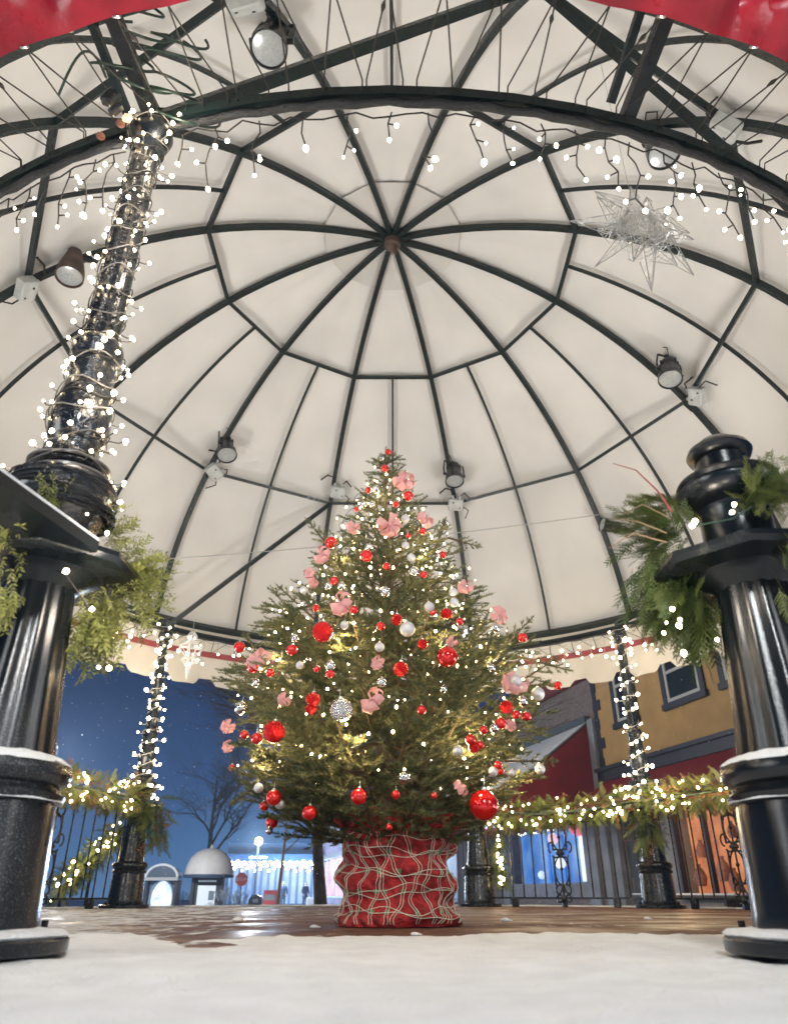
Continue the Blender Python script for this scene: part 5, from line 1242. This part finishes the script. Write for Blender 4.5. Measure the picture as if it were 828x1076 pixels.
M['coldbark'] = mat('cold_bark', (.075, .06, .05), .9, var=.5, vscale=9, bump=1, bscale=12)
bx_ = at(339, 936, 15); bare_tree('bare_tree', (bx_.x, 15, STREET), 4.4, .15, 'bare winter tree with a thick rough trunk left of the wrapped pot', 'coldbark', 1.0, 5, 5, bias=(-1.0, .05, .05), first=.60)
bx_ = at(292, 936, 18); bare_tree('young_tree', (bx_.x, 18, STREET), 3.4, .055, 'slim young bare tree in front of the red newspaper box', mat('pale_bark', (.22, .16, .13), .8), .8, 3, 8, first=.55)
bx_ = at(215, 936, 40); bare_tree('bare_tree', (bx_.x, 40, STREET), 6.5, .2, 'dark bare tree behind the domed kiosk', 'coldbark', .9, 5, 14, bias=(-.2, 0, 0))
bx_ = at(620, 936, 13.5); t4 = bare_tree('bare_tree', (at(470, 936, 14).x, 14, STREET), 3.6, .08, 'thin bare tree reaching right in front of the grey building', 'coldbark', .9, 3, 17, bias=(.9, 0, -.1), first=.7)
# snowy shrubs by the kiosk
M['shrubtwig'] = attr_leaf('snowy_shrub', (.10, .13, .16), (.55, .60, .66), .8, 0)
for i, (px, Y, s_, lab) in enumerate(((240, 29, .55, 'snow dusted shrub right of the domed kiosk'), (197, 31, .5, 'snow dusted shrub between kiosk and lit booth'), (255, 33, .5, 'low snowy shrub under the stop sign'))):
    c = Vector((at(px, 936, Y).x, Y, STREET)); sh = tag(empty('snowy_shrub', c), lab, 'shrub', 'snowy shrubs by the kiosk')
    items = []
    for k in range(140):
        d = Vector((rnd.gauss(0, 1), rnd.gauss(0, 1), abs(rnd.gauss(.4, .8)))).normalized(); items.append((c + Vector((d.x * s_ * 1.1, d.y * s_, .15 + d.z * s_ * 1.5)) * 1.0 * 1 - Vector((0, 0, 0)), d + Vector((0, 0, .2)), s_ * rnd.uniform(.3, .6), rnd.random()))
    sprays('foliage', items, 'broad', 'shrubtwig', sh)
    mb = MB(); mb.tube([c, c + Vector((0, 0, .5))], .04, 6); mb.build('stem', 'coldbark', sh)
# falling snow
mb = MB(); g_ = random.Random(99)
for i in range(1500):
    Y = g_.uniform(7, 30); p = Vector((g_.uniform(-.62, .62) * Y, Y, CZ + Y * g_.uniform(-.02, .42)))
    if math.hypot(p.x, p.y - GC) < 4.7: continue
    s_ = g_.uniform(.002, .0062) * (1 + Y / 22); mb.ball(p, s_, 5, 4)
tag(mb.build('falling_snow', 'snow'), 'scattered snowflakes drifting down through the dark sky', 'snow', kind='stuff')

# ------------------------------------------------------------------ lights
def lamp(kind, loc, power, col, size=.1, aim=None, cone=120, blend=.6):
    d = bpy.data.lights.new('lamp', kind); d.energy = power; d.color = col; d.shadow_soft_size = size
    o = bpy.data.objects.new('lamp', d); COL.objects.link(o); o.location = loc
    if kind == 'SPOT': d.spot_size = R(cone); d.spot_blend = blend
    if aim is not None: o.rotation_euler = (Vector(aim) - Vector(loc)).to_track_quat('-Z', 'Y').to_euler()
    return o
WARM = (1, .86, .70); NEUT = (1, .97, .93)
for (a, pw) in ((92, 150), (-92, 150), (128, 120), (-128, 120)):
    lamp('SPOT', polar(3.5, a, .35), pw * 2.1, NEUT, .45, polar(.8, a + 180, 5.6), 125, .9)  # added uplights at the deck edge to brighten the canopy, no floodlights modelled
lamp('POINT', (-4.6, -.6, 2.2), 240, (.97, .98, .97), .9); lamp('POINT', (4.8, -1.0, 2.4), 240, (.98, .98, .96), .9); lamp('POINT', (.6, -3.0, 3.4), 820, (.95, .98, 1), .4)     # added fill lights behind the camera that brighten the snow, no fixtures
for (z, r_, n_, e_) in ((.72, .66, 8, 5.5), (1.2, .62, 8, 5.5), (1.75, .36, 5, 3.2), (2.2, .17, 3, 1.6)):
    for i in range(n_):
        a = 2 * PI * i / n_ + z * 3; lamp('POINT', (TX + r_ * math.cos(a), TY + r_ * math.sin(a), z), e_, (1, .70, .38), .04)
for z in (1.5, 2.1, 2.7): lamp('POINT', POSTL + Vector((.14, -.14, z)), 4.0, WARM, .03); lamp('POINT', POSTL + Vector((-.14, .12, z)), 3.0, WARM, .03)
for C_ in (CL, CR):
    for z in (1.4, 2.2): lamp('POINT', C_ + Vector((0, -.2, z)), 2.2, WARM, .06)
for path in (pathR, pathR2, pathL):
    for t in (.1, .3, .5, .7, .9): lamp('POINT', along(path, t) + Vector((0, -.32, .05)), 5.0, (1, .80, .48), .1)
lamp('POINT', lerp(sA, sB, .5) + Vector((0, -.25, .05)), 5, (1, .8, .5), .08)
lamp('POINT', at(700, 575, 1.62), 3.2, WARM, .05); lamp('POINT', at(770, 533, 1.52), .5, WARM, .03); lamp('POINT', at(125, 600, 1.68), 3.6, WARM, .05); lamp('POINT', at(20, 590, 1.45), 1.0, WARM, .04)
lamp('POINT', (lc.x, lc.y - .5, lt), 3500, (.80, .90, 1), .3)
lamp('POINT', FP(-4, 2.4, 1.8), 60, (.55, .72, 1), .3); lamp('POINT', FP(4.2, 2.2, 1.2), 60, (1, .6, .3), .3); lamp('POINT', (X(290, 58), 58, STREET + 2.6), 3000, (.45, .68, 1), .4)
lamp('POINT', FP(3, 6.4, 6), 560, (1, .86, .66), .5)       # added light to brighten the yellow wall, no street lamp stands here
lamp('POINT', Vector((-9.5, 21.5, STREET + 4.2)), 2300, (.92, .95, 1), .4)  # added light without a fixture, brightens the kiosk roof

hz = MB(); hz.box((0, 44, 5.3), (236, 190, 14.6)); o = hz.build('haze', bpy.data.materials.new('haze_air'), smooth=False); tag(o, kind='stuff')
hm = o.data.materials[0]; hm.use_nodes = True; hn = hm.node_tree; hn.nodes.clear(); ho = hn.nodes.new('ShaderNodeOutputMaterial'); hv = hn.nodes.new('ShaderNodeVolumePrincipled')
hv.inputs['Color'].default_value = (.60, .78, 1, 1); hv.inputs['Density'].default_value = .0024; hv.inputs['Anisotropy'].default_value = .2; hn.links.new(hv.outputs[0], ho.inputs['Volume'])
# ------------------------------------------------------------------ night sky
w = bpy.data.worlds.new('World'); S.world = w; w.use_nodes = True; n = w.node_tree; L = n.links.new
bg = n.nodes['Background']; tc = n.nodes.new('ShaderNodeTexCoord'); sx = n.nodes.new('ShaderNodeSeparateXYZ'); L(tc.outputs['Generated'], sx.inputs[0])
rmp = n.nodes.new('ShaderNodeValToRGB'); e = rmp.color_ramp.elements
e[0].position = 0; e[0].color = (.10, .22, .44, 1); e[1].position = .5; e[1].color = (.006, .016, .05, 1)
for pos, c_ in ((.06, (.050, .145, .34)), (.14, (.017, .064, .195)), (.24, (.007, .030, .105))):
    k_ = e.new(pos); k_.color = (*c_, 1)
ns = n.nodes.new('ShaderNodeTexNoise'); ns.inputs['Scale'].default_value = 3; ns.inputs['Detail'].default_value = 5; L(tc.outputs['Generated'], ns.inputs['Vector'])
ma = n.nodes.new('ShaderNodeMath'); ma.operation = 'MULTIPLY_ADD'; ma.inputs[1].default_value = .10; ma.inputs[2].default_value = -.05; L(ns.outputs['Fac'], ma.inputs[0])
ad = n.nodes.new('ShaderNodeMath'); ad.operation = 'ADD'; L(sx.outputs[2], ad.inputs[0]); L(ma.outputs[0], ad.inputs[1]); L(ad.outputs[0], rmp.inputs[0])
L(rmp.outputs[0], bg.inputs['Color']); bg.inputs['Strength'].default_value = 1.0

# ------------------------------------------------------------------ camera and output
cam = bpy.data.cameras.new('camera'); co = bpy.data.objects.new('camera', cam); COL.objects.link(co)
co.location = (CX, 0, CZ); co.rotation_euler = (PI / 2 + PITCH, 0, 0)
cam.sensor_fit = 'VERTICAL'; cam.sensor_height = 36; cam.sensor_width = 36; cam.lens = F / 1076 * 36; cam.clip_start = .01; cam.clip_end = 1500; cam.dof.use_dof = True; cam.dof.focus_distance = 3.9; cam.dof.aperture_fstop = 3.2
S.camera = co
S.view_settings.view_transform = 'Standard'; S.view_settings.look = 'None'; S.view_settings.exposure = 0; S.view_settings.gamma = 1
S.render.engine = 'CYCLES'; S.cycles.use_denoising = True; S.cycles.max_bounces = 6; S.cycles.diffuse_bounces = 3; S.cycles.glossy_bounces = 3; S.cycles.sample_clamp_indirect = 4
S.cycles.caustics_reflective = False; S.cycles.caustics_refractive = False
